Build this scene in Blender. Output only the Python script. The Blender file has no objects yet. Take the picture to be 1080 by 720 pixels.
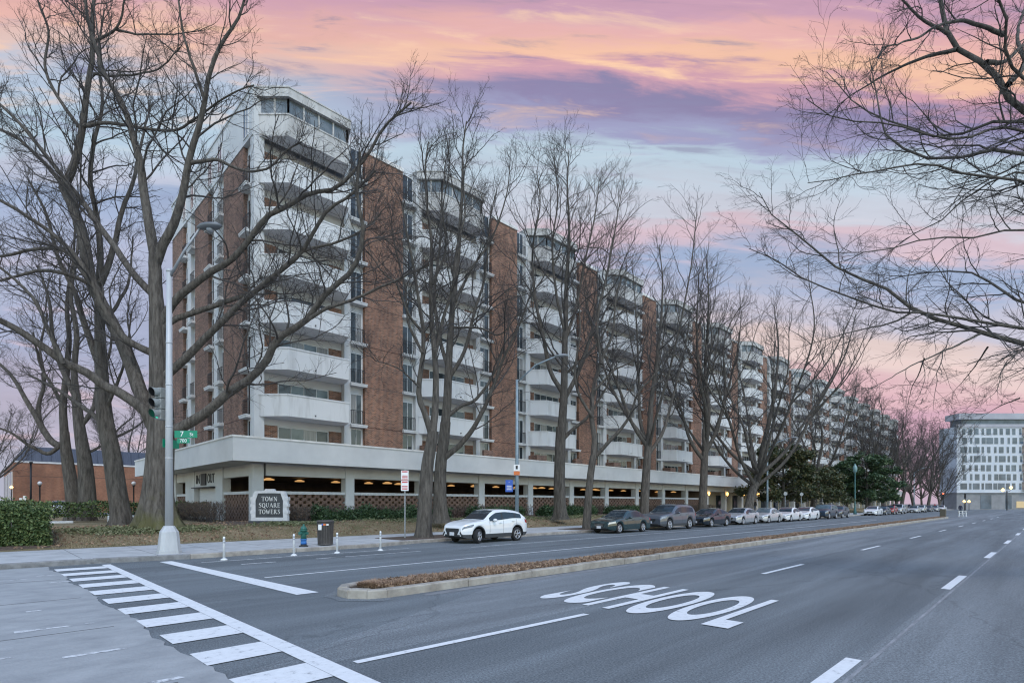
import bpy, bmesh, math, random
import numpy as np
from mathutils import Vector, Matrix

random.seed(7)
S2 = math.sqrt(2.0)
FPX, CX, HY, CAMH = 567.5, 540.0, 531.0, 1.8   # survey of the photograph: focal length, centre, horizon, eye height

sc = bpy.context.scene
COL = sc.collection

# ------------------------------------------------------------------ camera
cam = bpy.data.cameras.new('camera'); camo = bpy.data.objects.new('camera', cam); COL.objects.link(camo)
camo.location = (0, 0, CAMH); camo.rotation_euler = (math.radians(90), 0, math.radians(45))
cam.sensor_fit = 'HORIZONTAL'; cam.sensor_width = 36.0; cam.lens = FPX / 1080 * 36
cam.shift_y = (HY - 360) / 1080
cam.clip_start = 0.1; cam.clip_end = 6000
sc.camera = camo

# ------------------------------------------------------------------ sky, sun, exposure
SUN_EL, SUN_AZ = math.radians(52), math.radians(118)     # azimuth clockwise from +Y: behind and right of the viewer
SKY_STRENGTH, CLOUD_STRENGTH, SUN_STRENGTH = 0.15, 0.53, 0.62
sc.render.engine = 'CYCLES'; sc.cycles.use_denoising = True; sc.cycles.denoiser = 'OPENIMAGEDENOISE'; sc.cycles.denoising_input_passes = 'RGB_ALBEDO_NORMAL'; sc.cycles.denoising_prefilter = 'ACCURATE'; sc.cycles.filter_width = 1.2; sc.cycles.use_adaptive_sampling = False; sc.cycles.sample_clamp_indirect = 6.0
sc.view_settings.view_transform = 'Standard'; sc.view_settings.look = 'None'
sc.view_settings.exposure = 0.92; sc.view_settings.gamma = 1.0; sc.view_settings.use_curve_mapping = False

def srgb(r, g, b):
    f = lambda c: (c / 255 / 12.92) if c / 255 <= 0.04045 else ((c / 255 + 0.055) / 1.055) ** 2.4
    return (f(r), f(g), f(b), 1.0)

world = bpy.data.worlds.new('World'); sc.world = world; world.use_nodes = True
def build_sky():
    nt = world.node_tree; nt.nodes.clear(); N = nt.nodes.new; LK = nt.links.new
    def math_(op, a, b=None, c=None, clamp=False):
        n = N('ShaderNodeMath'); n.operation = op; n.use_clamp = clamp
        for i, v in enumerate((a, b, c)):
            if v is None: continue
            if isinstance(v, (int, float)): n.inputs[i].default_value = v
            else: LK(v, n.inputs[i])
        return n.outputs[0]
    def smooth(v, lo, hi):
        n = N('ShaderNodeMapRange'); n.interpolation_type = 'SMOOTHSTEP'
        LK(v, n.inputs['Value']); n.inputs['From Min'].default_value = lo; n.inputs['From Max'].default_value = hi
        return n.outputs['Result']
    def noise(vec, scale, detail, rough=0.55, dist=0.0):
        n = N('ShaderNodeTexNoise'); n.inputs['Scale'].default_value = scale; n.inputs['Detail'].default_value = detail
        n.inputs['Roughness'].default_value = rough; n.inputs['Distortion'].default_value = dist
        LK(vec, n.inputs['Vector']); return n.outputs['Fac']
    def comb(x, y, z):
        n = N('ShaderNodeCombineXYZ')
        for i, v in enumerate((x, y, z)):
            if isinstance(v, (int, float)): n.inputs[i].default_value = v
            else: LK(v, n.inputs[i])
        return n.outputs[0]
    def ramp(v, stops):
        n = N('ShaderNodeValToRGB'); cr = n.color_ramp; cr.interpolation = 'EASE'
        while len(cr.elements) < len(stops): cr.elements.new(0.5)
        for e, (p, c) in zip(cr.elements, sorted(stops)):
            e.position = p; e.color = srgb(*c)
        LK(v, n.inputs[0]); return n.outputs[0]
    def mix(fac, a, b):
        n = N('ShaderNodeMix'); n.data_type = 'RGBA'
        if isinstance(fac, (int, float)): n.inputs[0].default_value = fac
        else: LK(fac, n.inputs[0])
        LK(a, n.inputs[6]); LK(b, n.inputs[7]); return n.outputs[2]
    tc = N('ShaderNodeTexCoord')
    rot = N('ShaderNodeVectorRotate'); rot.rotation_type = 'Z_AXIS'; rot.inputs['Angle'].default_value = math.radians(-45)
    LK(tc.outputs['Generated'], rot.inputs['Vector'])
    sep = N('ShaderNodeSeparateXYZ'); LK(rot.outputs[0], sep.inputs[0])
    rx, fy, uz = sep.outputs
    fy_ = math_('MAXIMUM', fy, 0.12)
    a = math_('DIVIDE', rx, fy_)                        # along the cloud streets
    v = math_('DIVIDE', math_('MAXIMUM', uz, 0.0), fy_)   # height of a cloud street above the horizon
    # streaky turbulence: long along the streets, short across them
    n1 = noise(comb(math_('MULTIPLY', a, 1.1), math_('MULTIPLY', v, 4.2), 3.7), 1.6, 6, 0.55, 0.6)
    n2 = noise(comb(math_('MULTIPLY', math_('ADD', a, math_('MULTIPLY', v, 0.25)), 2.0), math_('MULTIPLY', math_('ADD', v, math_('MULTIPLY', a, 0.06)), 12.0), 9.1), 2.0, 9, 0.60, 0.45)
    n3 = noise(comb(math_('MULTIPLY', a, 0.9), math_('MULTIPLY', v, 2.0), 21.0), 1.3, 5, 0.5, 0.3)
    w = math_('ADD', v, math_('MULTIPLY', math_('SUBTRACT', n1, 0.5), 0.16))
    w = math_('ADD', w, math_('MULTIPLY', math_('SUBTRACT', n2, 0.5), 0.15))
    w = math_('ADD', w, math_('MULTIPLY', a, 0.045))
    w = math_('DIVIDE', w, 1.05, clamp=True)
    def V(y): return max(0.0, min(1.0, (HY - y) / FPX / 1.05))
    right = ramp(w, [(V(0), (208,166,188)), (V(28), (238,186,184)), (V(58), (252,202,176)), (V(80), (216,168,184)), (V(106), (150,142,180)),
                     (V(132), (166,168,204)), (V(154), (196,216,232)), (V(215), (210,214,228)), (V(240), (224,200,212)), (V(272), (168,186,218)),
                     (V(312), (205,204,222)), (V(352), (238,216,212)), (V(402), (234,194,202)), (V(432), (220,178,198)), (V(531), (205,186,204))])
    left = ramp(w, [(V(0), (218,172,190)), (V(40), (240,190,182)), (V(78), (236,205,198)), (V(108), (190,206,228)), (V(165), (192,216,235)),
                    (V(200), (202,208,228)), (V(228), (170,188,220)), (V(290), (186,194,220)), (V(380), (176,184,212)), (V(440), (194,188,208)), (V(531), (188,190,208))])
    col = mix(smooth(a, -0.55, 0.05), left, right)
    # small lit tufts and grey undersides
    br = N('ShaderNodeMix'); br.data_type = 'RGBA'; br.blend_type = 'MULTIPLY'; br.inputs[0].default_value = 1.0
    k = math_('ADD', 0.93, math_('MULTIPLY', math_('SUBTRACT', n2, 0.5), 0.32))
    k = math_('ADD', k, math_('MULTIPLY', math_('SUBTRACT', n3, 0.5), 0.18))
    hi = math_('MULTIPLY', smooth(n2, 0.52, 0.72), smooth(v, 0.60, 0.78))           # sunlit cloud edges high up
    hi2 = math_('MULTIPLY', smooth(n2, 0.55, 0.72), math_('SUBTRACT', 1.0, smooth(v, 0.30, 0.62)))
    peach = N('ShaderNodeRGB'); peach.outputs[0].default_value = srgb(255, 216, 178)
    rose = N('ShaderNodeRGB'); rose.outputs[0].default_value = srgb(246, 206, 204)
    dusk = N('ShaderNodeRGB'); dusk.outputs[0].default_value = srgb(150, 146, 184)
    col = mix(math_('MULTIPLY', hi, 0.62), col, peach.outputs[0]); col = mix(math_('MULTIPLY', hi2, 0.45), col, rose.outputs[0])
    lo_ = math_('MULTIPLY', math_('SUBTRACT', 1.0, smooth(n2, 0.28, 0.46)), smooth(v, 0.50, 0.72))
    col = mix(math_('MULTIPLY', lo_, 0.68), col, dusk.outputs[0])
    LK(col, br.inputs[6]); LK(comb(k, k, k), br.inputs[7])
    b2 = N('ShaderNodeBackground'); LK(br.outputs[2], b2.inputs['Color']); b2.inputs['Strength'].default_value = CLOUD_STRENGTH
    sky = N('ShaderNodeTexSky'); sky.sky_type = 'NISHITA'; sky.sun_disc = False
    sky.sun_elevation = SUN_EL; sky.sun_rotation = SUN_AZ; sky.altitude = 0; sky.air_density = 1.5; sky.dust_density = 0.3; sky.ozone_density = 0.8
    b1 = N('ShaderNodeBackground'); LK(sky.outputs[0], b1.inputs['Color']); b1.inputs['Strength'].default_value = SKY_STRENGTH
    # cloud bank fills the half of the sky ahead up to about fifty degrees; open sky above and behind
    m = math_('MULTIPLY', smooth(fy, 0.10, 0.35), math_('SUBTRACT', 1.0, smooth(v, 1.05, 1.5)))
    ms = N('ShaderNodeMixShader'); LK(m, ms.inputs[0]); LK(b1.outputs[0], ms.inputs[1]); LK(b2.outputs[0], ms.inputs[2])
    out = N('ShaderNodeOutputWorld'); LK(ms.outputs[0], out.inputs['Surface'])
build_sky()
sunl = bpy.data.lights.new('sun', 'SUN'); suno = bpy.data.objects.new('sun', sunl); COL.objects.link(suno)
sunl.energy = SUN_STRENGTH; sunl.angle = math.radians(18); sunl.color = (1.0, 0.90, 0.82)
suno.rotation_euler = (math.radians(90) - SUN_EL, 0, math.pi - SUN_AZ)
suno.location = (40, -20, 60)

# ------------------------------------------------------------------ materials
MATS = {}
def mat(name, base, base2=None, scale=6.0, rough=0.85, metal=0.0, bump=0.0, bscale=None, spec=0.5, detail=4.0, stretch=(1, 1, 1), emit=None, estr=0.0, lo=0.35, hi=0.65, ior=None, coat=0.0):
    if name in MATS: return MATS[name]
    m = bpy.data.materials.new(name); m.use_nodes = True; MATS[name] = m
    nt = m.node_tree; b = nt.nodes['Principled BSDF']
    b.inputs['Roughness'].default_value = rough; b.inputs['Metallic'].default_value = metal
    b.inputs['Specular IOR Level'].default_value = spec
    b.inputs['Base Color'].default_value = (*base, 1)
    if ior: b.inputs['IOR'].default_value = ior
    if coat: b.inputs['Coat Weight'].default_value = coat; b.inputs['Coat Roughness'].default_value = 0.05
    if emit: b.inputs['Emission Color'].default_value = (*emit, 1); b.inputs['Emission Strength'].default_value = estr
    if estr: m.cycles.emission_sampling = 'NONE'
    if base2 is not None or bump:
        tc = nt.nodes.new('ShaderNodeTexCoord'); mp = nt.nodes.new('ShaderNodeMapping'); mp.inputs['Scale'].default_value = stretch
        nt.links.new(tc.outputs['Object'], mp.inputs[0])
        nz = nt.nodes.new('ShaderNodeTexNoise'); nz.inputs['Scale'].default_value = scale; nz.inputs['Detail'].default_value = detail; nz.inputs['Roughness'].default_value = 0.62
        nt.links.new(mp.outputs[0], nz.inputs['Vector'])
        if base2 is not None:
            r = nt.nodes.new('ShaderNodeValToRGB'); r.color_ramp.elements[0].position = lo; r.color_ramp.elements[1].position = hi
            r.color_ramp.elements[0].color = (*base, 1); r.color_ramp.elements[1].color = (*base2, 1)
            nt.links.new(nz.outputs['Fac'], r.inputs[0]); nt.links.new(r.outputs[0], b.inputs['Base Color'])
        if bump:
            bp = nt.nodes.new('ShaderNodeBump'); bp.inputs['Strength'].default_value = bump; bp.inputs['Distance'].default_value = 0.02
            if bscale:
                n2 = nt.nodes.new('ShaderNodeTexNoise'); n2.inputs['Scale'].default_value = bscale; n2.inputs['Detail'].default_value = 4
                nt.links.new(mp.outputs[0], n2.inputs['Vector']); nt.links.new(n2.outputs['Fac'], bp.inputs['Height'])
            else: nt.links.new(nz.outputs['Fac'], bp.inputs['Height'])
            nt.links.new(bp.outputs[0], b.inputs['Normal'])
    return m

def brick_mat(name, c1, c2, mortar, axis, bw=0.215, bh=0.075):
    """running-bond brick; axis 'x' for walls facing +-X, 'y' for walls facing +-Y, 'xy' picks by the wall's normal"""
    m = bpy.data.materials.new(name); m.use_nodes = True; MATS[name] = m
    nt = m.node_tree; b = nt.nodes['Principled BSDF']; L = nt.links.new
    b.inputs['Roughness'].default_value = 0.9; b.inputs['Specular IOR Level'].default_value = 0.25
    tc = nt.nodes.new('ShaderNodeTexCoord'); sp = nt.nodes.new('ShaderNodeSeparateXYZ'); L(tc.outputs['Object'], sp.inputs[0])
    cb = nt.nodes.new('ShaderNodeCombineXYZ')
    if axis in 'xy' and len(axis) == 1:
        L(sp.outputs['Y' if axis == 'x' else 'X'], cb.inputs[0])
    else:
        ad = nt.nodes.new('ShaderNodeMath'); ad.operation = 'ADD'; L(sp.outputs[0], ad.inputs[0]); L(sp.outputs[1], ad.inputs[1]); L(ad.outputs[0], cb.inputs[0])
    L(sp.outputs[2], cb.inputs[1])
    br = nt.nodes.new('ShaderNodeTexBrick'); L(cb.outputs[0], br.inputs['Vector'])
    br.inputs['Color1'].default_value = (*c1, 1); br.inputs['Color2'].default_value = (*c2, 1); br.inputs['Mortar'].default_value = (*mortar, 1)
    br.inputs['Scale'].default_value = 1.0; br.inputs['Brick Width'].default_value = bw; br.inputs['Row Height'].default_value = bh
    br.inputs['Mortar Size'].default_value = 0.008; br.inputs['Bias'].default_value = 0.0
    nz = nt.nodes.new('ShaderNodeTexNoise'); nz.inputs['Scale'].default_value = 0.55; nz.inputs['Detail'].default_value = 5; L(tc.outputs['Object'], nz.inputs['Vector'])
    r = nt.nodes.new('ShaderNodeValToRGB'); r.color_ramp.elements[0].position = 0.3; r.color_ramp.elements[1].position = 0.7
    r.color_ramp.elements[0].color = (0.70, 0.69, 0.70, 1); r.color_ramp.elements[1].color = (1.12, 1.07, 1.03, 1); L(nz.outputs['Fac'], r.inputs[0])
    mx = nt.nodes.new('ShaderNodeMix'); mx.data_type = 'RGBA'; mx.blend_type = 'MULTIPLY'; mx.inputs[0].default_value = 1
    L(br.outputs['Color'], mx.inputs[6]); L(r.outputs[0], mx.inputs[7])
    # a soft joint at every floor and a few rain streaks
    fz = nt.nodes.new('ShaderNodeMath'); fz.operation = 'MULTIPLY_ADD'; L(sp.outputs[2], fz.inputs[0]); fz.inputs[1].default_value = 1/2.82; fz.inputs[2].default_value = -7.1/2.82
    fr = nt.nodes.new('ShaderNodeMath'); fr.operation = 'FRACT'; L(fz.outputs[0], fr.inputs[0])
    lt = nt.nodes.new('ShaderNodeMath'); lt.operation = 'LESS_THAN'; L(fr.outputs[0], lt.inputs[0]); lt.inputs[1].default_value = 0.014
    ms = nt.nodes.new('ShaderNodeMapping'); ms.inputs['Scale'].default_value = (1.6, 1.6, 0.09); L(tc.outputs['Object'], ms.inputs[0])
    ns = nt.nodes.new('ShaderNodeTexNoise'); ns.inputs['Scale'].default_value = 1.0; ns.inputs['Detail'].default_value = 4; L(ms.outputs[0], ns.inputs['Vector'])
    rs = nt.nodes.new('ShaderNodeValToRGB'); rs.color_ramp.elements[0].position = 0.32; rs.color_ramp.elements[1].position = 0.55
    rs.color_ramp.elements[0].color = (0.80, 0.80, 0.82, 1); rs.color_ramp.elements[1].color = (1, 1, 1, 1); L(ns.outputs['Fac'], rs.inputs[0])
    m2 = nt.nodes.new('ShaderNodeMix'); m2.data_type = 'RGBA'; m2.blend_type = 'MULTIPLY'; m2.inputs[0].default_value = 1; L(mx.outputs[2], m2.inputs[6]); L(rs.outputs[0], m2.inputs[7])
    m3 = nt.nodes.new('ShaderNodeMix'); m3.data_type = 'RGBA'; L(lt.outputs[0], m3.inputs[0]); L(m2.outputs[2], m3.inputs[6]); m3.inputs[7].default_value = (0.07, 0.05, 0.045, 1)
    L(m3.outputs[2], b.inputs['Base Color'])
    bp = nt.nodes.new('ShaderNodeBump'); bp.inputs['Strength'].default_value = 0.5; bp.inputs['Distance'].default_value = 0.01; bp.invert = True
    L(br.outputs['Fac'], bp.inputs['Height']); L(bp.outputs[0], b.inputs['Normal'])
    return m

# ------------------------------------------------------------------ mesh builder
class MB:
    def __init__(s): s.v = []; s.f = []; s.m = []; s.sm = []
    def add(s, vs, fs, mi=0, smooth=False):
        o = len(s.v); s.v.extend(vs)
        for f in fs: s.f.append(tuple(o + i for i in f)); s.m.append(mi); s.sm.append(smooth)
    def box(s, x0, x1, y0, y1, z0, z1, mi=0):
        if x0 > x1: x0, x1 = x1, x0
        if y0 > y1: y0, y1 = y1, y0
        if z0 > z1: z0, z1 = z1, z0
        s.add([(x0,y0,z0),(x1,y0,z0),(x1,y1,z0),(x0,y1,z0),(x0,y0,z1),(x1,y0,z1),(x1,y1,z1),(x0,y1,z1)],
              [(0,3,2,1),(4,5,6,7),(0,1,5,4),(1,2,6,5),(2,3,7,6),(3,0,4,7)], mi)
    def bbox(s, x0, x1, y0, y1, z0, z1, b=0.01, mi=0):
        """box with chamfered upright and top edges"""
        p0 = [(x0+b,y0),(x1-b,y0),(x1,y0+b),(x1,y1-b),(x1-b,y1),(x0+b,y1),(x0,y1-b),(x0,y0+b)]
        cxm, cym = (x0+x1)/2, (y0+y1)/2
        ins = [(x + (b if x < cxm else -b), y + (b if y < cym else -b)) for x, y in p0]
        rings = [[(x,y,z0) for x,y in p0], [(x,y,z1-b) for x,y in p0], [(x,y,z1) for x,y in ins]]
        s.loft(rings, mi, True, True)
    def loft(s, rings, mi=0, cap0=True, cap1=True, smooth=False, closed=True):
        n = len(rings[0]); vs = [p for r in rings for p in r]; fs = []
        for k in range(len(rings)-1):
            for i in range(n if closed else n-1):
                j = (i+1) % n; fs.append((k*n+i, k*n+j, (k+1)*n+j, (k+1)*n+i))
        if cap0: fs.append(tuple(range(n-1, -1, -1)))
        if cap1: fs.append(tuple((len(rings)-1)*n+i for i in range(n)))
        s.add(vs, fs, mi, smooth)
    def prism(s, poly, z0, z1, mi=0):
        s.loft([[(x,y,z0) for x,y in poly], [(x,y,z1) for x,y in poly]], mi)
    def tube(s, path, radii, n=8, mi=0, smooth=True, cap=True):
        path = [Vector(p) for p in path]
        if isinstance(radii, (int, float)): radii = [radii]*len(path)
        rings = []; ref = None
        for i, p in enumerate(path):
            t = (path[min(i+1, len(path)-1)] - path[max(i-1, 0)]).normalized()
            if ref is None: ref = Vector((0,0,1)) if abs(t.z) < 0.9 else Vector((1,0,0))
            u = t.cross(ref).normalized(); w = u.cross(t).normalized(); ref = w
            rings.append([tuple(p + radii[i]*(math.cos(2*math.pi*k/n)*u + math.sin(2*math.pi*k/n)*w)) for k in range(n)])
        s.loft(rings, mi, cap, cap, smooth)
    def bar(s, p, q, r, n=6, mi=0): s.tube([p, q], r, n, mi, False)
    def lathe(s, prof, c=(0,0,0), n=16, mi=0, smooth=True, axis='z'):
        rings = []
        for r, h in prof:
            ring = []
            for k in range(n):
                t = 2*math.pi*k/n; a, b = r*math.cos(t), r*math.sin(t)
                p = (a,b,h) if axis == 'z' else ((a,h,b) if axis == 'y' else (h,a,b))
                ring.append((p[0]+c[0], p[1]+c[1], p[2]+c[2]))
            rings.append(ring)
        s.loft(rings, mi, True, True, smooth)
    def build(s, name, mats, parent=None, off=None, link=True):
        me = bpy.data.meshes.new(name)
        v = s.v if off is None else [(x-off[0], y-off[1], z-off[2]) for x, y, z in s.v]
        me.from_pydata(v, [], s.f)
        if not isinstance(mats, (list, tuple)): mats = [mats]
        for m in mats: me.materials.append(m)
        me.polygons.foreach_set('material_index', s.m); me.polygons.foreach_set('use_smooth', s.sm)
        bm = bmesh.new(); bm.from_mesh(me); bmesh.ops.recalc_face_normals(bm, faces=bm.faces); bm.to_mesh(me); bm.free()
        o = bpy.data.objects.new(name, me); COL.objects.link(o)
        if parent: o.parent = parent
        return o

def np_mesh(name, v, faces, mats, parent=None, smooth=False, mi=None):
    """fast mesh from numpy arrays; faces (n,3) or (n,4)"""
    me = bpy.data.meshes.new(name); nv, nf, k = len(v), len(faces), faces.shape[1]
    me.vertices.add(nv); me.vertices.foreach_set('co', np.asarray(v, np.float32).ravel())
    me.loops.add(nf*k); me.loops.foreach_set('vertex_index', np.asarray(faces, np.int32).ravel())
    me.polygons.add(nf); me.polygons.foreach_set('loop_start', np.arange(0, nf*k, k, dtype=np.int32))
    me.polygons.foreach_set('loop_total', np.full(nf, k, np.int32))
    me.polygons.foreach_set('use_smooth', np.full(nf, smooth, bool))
    if not isinstance(mats, (list, tuple)): mats = [mats]
    for m in mats: me.materials.append(m)
    if mi is not None: me.polygons.foreach_set('material_index', np.asarray(mi, np.int32))
    me.update(calc_edges=True); me.validate()
    o = bpy.data.objects.new(name, me); COL.objects.link(o)
    if parent: o.parent = parent
    return o

def tag(o, label=None, cat=None, group=None, kind=None):
    if label: o['label'] = label
    if cat: o['category'] = cat
    if group: o['group'] = group
    if kind: o['kind'] = kind
    return o
def empty(name, loc, rz=0, label=None, cat=None, group=None):
    o = bpy.data.objects.new(name, None); COL.objects.link(o); o.location = loc; o.rotation_euler = (0, 0, rz)
    o.empty_display_size = 0.2
    return tag(o, label, cat, group)
def copy_tree(o, parent=None):
    c = o.copy(); COL.objects.link(c)
    if parent: c.parent = parent
    for ch in list(o.children): copy_tree(ch, c)
    return c
def ray(px, py, d):
    """world point seen at a pixel of the photograph, d metres ahead"""
    a = (px-CX)/FPX; b = (py-HY)/FPX
    return Vector((d*(-1+a)/S2, d*(1+a)/S2, CAMH-b*d))
def alongY(px, X):
    a = (px-CX)/FPX; return -X*(1+a)/(1-a)
def alongX(px, Y):
    a = (px-CX)/FPX; return -Y*(1-a)/(1+a)
# ------------------------------------------------------------------ ground, road, kerbs, markings
def asphalt(name, c1, c2, crack=True):
    m = bpy.data.materials.new(name); m.use_nodes = True; nt = m.node_tree; b = nt.nodes['Principled BSDF']; L = nt.links.new
    b.inputs['Roughness'].default_value = 0.8; b.inputs['Specular IOR Level'].default_value = 0.35
    tc = nt.nodes.new('ShaderNodeTexCoord')
    def nz(scale, det, stretch=(1,1,1), rough=0.6):
        mp = nt.nodes.new('ShaderNodeMapping'); mp.inputs['Scale'].default_value = stretch; L(tc.outputs['Object'], mp.inputs[0])
        n = nt.nodes.new('ShaderNodeTexNoise'); n.inputs['Scale'].default_value = scale; n.inputs['Detail'].default_value = det; n.inputs['Roughness'].default_value = rough
        L(mp.outputs[0], n.inputs['Vector']); return n.outputs['Fac']
    def ramp(v, p0, c0, p1, c1_):
        r = nt.nodes.new('ShaderNodeValToRGB'); r.color_ramp.elements[0].position = p0; r.color_ramp.elements[1].position = p1
        r.color_ramp.elements[0].color = (*c0, 1); r.color_ramp.elements[1].color = (*c1_, 1); L(v, r.inputs[0]); return r.outputs[0]
    def mix(mode, fac, a, b_):
        x = nt.nodes.new('ShaderNodeMix'); x.data_type = 'RGBA'; x.blend_type = mode
        if isinstance(fac, float): x.inputs[0].default_value = fac
        else: L(fac, x.inputs[0])
        L(a, x.inputs[6]); L(b_, x.inputs[7]); return x.outputs[2]
    big = ramp(nz(0.35, 5, (1.6, 0.35, 1)), 0.3, c1, 0.72, c2)
    wheel = ramp(nz(1.1, 5, (1.0, 0.06, 1)), 0.33, (0.70,)*3, 0.67, (1.20,)*3)
    col = mix('MULTIPLY', 1.0, big, wheel)
    sp = ramp(nz(38, 4, rough=0.85), 0.38, (0.48,)*3, 0.66, (1.65,)*3)
    col = mix('MULTIPLY', 0.9, col, sp)
    sp2 = ramp(nz(190, 2, rough=0.8), 0.36, (0.6,)*3, 0.66, (1.5,)*3)
    col = mix('MULTIPLY', 0.7, col, sp2)
    if crack:
        mp = nt.nodes.new('ShaderNodeMapping'); mp.inputs['Scale'].default_value = (0.22, 0.10, 1); L(tc.outputs['Object'], mp.inputs[0])
        wn = nt.nodes.new('ShaderNodeTexNoise'); wn.inputs['Scale'].default_value = 2.2; wn.inputs['Detail'].default_value = 5; L(tc.outputs['Object'], wn.inputs['Vector'])
        mxv = nt.nodes.new('ShaderNodeMix'); mxv.data_type = 'VECTOR'; mxv.inputs[0].default_value = 0.10
        L(mp.outputs[0], mxv.inputs[4]); L(wn.outputs['Color'], mxv.inputs[5])
        vo = nt.nodes.new('ShaderNodeTexVoronoi'); vo.feature = 'DISTANCE_TO_EDGE'; vo.inputs['Scale'].default_value = 1.0; L(mxv.outputs[1], vo.inputs['Vector'])
        cr = ramp(vo.outputs['Distance'], 0.0, (0.55,)*3, 0.006, (1.0,)*3)
        col = mix('MULTIPLY', 0.55, col, cr)
    L(col, b.inputs['Base Color'])
    bp = nt.nodes.new('ShaderNodeBump'); bp.inputs['Strength'].default_value = 0.6; bp.inputs['Distance'].default_value = 0.012
    L(nz(120, 3), bp.inputs['Height']); L(bp.outputs[0], b.inputs['Normal'])
    return m
def paint_mat(name, c=(0.74,0.75,0.75), wear=0.42):
    m = bpy.data.materials.new(name); m.use_nodes = True; nt = m.node_tree; b = nt.nodes['Principled BSDF']; L = nt.links.new
    b.inputs['Roughness'].default_value = 0.7
    tc = nt.nodes.new('ShaderNodeTexCoord')
    n = nt.nodes.new('ShaderNodeTexNoise'); n.inputs['Scale'].default_value = 9; n.inputs['Detail'].default_value = 8; n.inputs['Roughness'].default_value = 0.75; L(tc.outputs['Object'], n.inputs['Vector'])
    r = nt.nodes.new('ShaderNodeValToRGB'); e = r.color_ramp.elements
    e[0].position = wear-0.12; e[0].color = (0.24,0.25,0.26,1); e[1].position = wear; e[1].color = (c[0]*0.9, c[1]*0.9, c[2]*0.9, 1)
    x = e.new(0.62); x.color = (*c, 1)
    L(n.outputs['Fac'], r.inputs[0]); L(r.outputs[0], b.inputs['Base Color'])
    return m

M_ASPH = asphalt('asphalt', (0.124,0.140,0.149), (0.172,0.190,0.199))
M_ASPH2 = asphalt('asphalt_old', (0.154,0.170,0.179), (0.206,0.223,0.232))
M_CONC = mat('concrete_pavement', (0.25,0.26,0.265), (0.37,0.38,0.38), 2.0, 0.85, bump=0.5, bscale=34, lo=0.3, hi=0.7, detail=14, stretch=(1.3,0.8,1))
M_WALK = mat('sidewalk_concrete', (0.36,0.365,0.365), (0.47,0.475,0.47), 1.6, 0.85, bump=0.2, bscale=45, detail=8)
M_KERB = mat('kerb_stone', (0.22,0.20,0.18), (0.38,0.35,0.31), 3.0, 0.9, bump=0.5, bscale=18, detail=8)
M_KERB_D = mat('kerb_granite', (0.15,0.15,0.15), (0.25,0.25,0.25), 4.0, 0.9, bump=0.5, bscale=18)
M_JOINT = mat('joint', (0.10,0.10,0.10), rough=0.95)
M_PAINT = paint_mat('road_paint')
M_PAINT_W = paint_mat('road_paint_worn', (0.66,0.67,0.67), 0.52)
M_SOIL = mat('soil_mulch', (0.055,0.038,0.028), (0.11,0.078,0.058), 7, 0.95, bump=0.8, bscale=26, detail=8)
M_GROUND = mat('far_ground', (0.10,0.10,0.095), (0.15,0.145,0.13), 0.08, 0.95, detail=8)

def sheet(name, poly, z, m, label=None):
    b = MB(); b.add([(x, y, z) for x, y in poly], [tuple(range(len(poly)))]); o = b.build(name, m)
    return tag(o, kind='structure')
# the ground to the horizon
b = MB(); b.add([(3000*math.cos(t*math.pi/24), 3000*math.sin(t*math.pi/24), -0.03) for t in range(48)], [tuple(range(48))])
tag(b.build('ground', M_GROUND), kind='structure')
FAR = 212.0
def kerbx(y):
    pts = [(-40,-20.3),(2.5,-20.3),(5,-19.85),(12,-19.85),(14.5,-20.5),(400,-20.5)]
    for (y0,x0),(y1,x1) in zip(pts, pts[1:]):
        if y0 <= y <= y1: return x0+(x1-x0)*(y-y0)/(y1-y0)
    return -20.5
# old worn asphalt of the through lanes and the newer strips
sheet('road', [(-21.5,1.2),(4.4,1.2),(4.4,FAR),(-21.5,FAR)], 0.0, M_ASPH)
sheet('road_lane_patch', [(-1.62,1.25),(4.4,1.25),(4.4,FAR),(-1.0,FAR),(-1.25,60)], 0.004, M_ASPH2)
sheet('gutter_strip', [(-8.86,6.3),(-8.62,6.3),(-8.45,118),(-8.7,118)], 0.005, mat('gutter_dust', (0.26,0.265,0.27), (0.15,0.155,0.16), 3.5, 0.9, stretch=(3,0.5,1), detail=8))
sheet('far_crossroad', [(-160,FAR),(160,FAR),(160,FAR+22),(-160,FAR+22)], 0.0, M_ASPH2)
# concrete of the crossing street with a ragged edge towards the crosswalk
rng = random.Random(3)
edge = []
x = -20.2
while x < 30:
    edge.append((x, 1.52 + 0.30*max(0, min(1, (x+19)/13)) + rng.uniform(-0.035, 0.035) + 0.05*math.sin(x*1.7))); x += 0.18
sheet('concrete_crossing', [(-20.2,-26)] + edge + [(30,-26)], 0.008, M_CONC)
b = MB()
for X in (-16.6, -13.1, -9.7, -6.2, -2.6, 1.0): b.box(X-0.012, X+0.012, -26, 1.45, 0.009, 0.0105)
for Y in (-3.4, -8.0, -12.6): b.box(-20.1, 29, Y-0.012, Y+0.012, 0.0125, 0.014)
tag(b.build('pavement_joints', M_JOINT), kind='structure')

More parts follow.
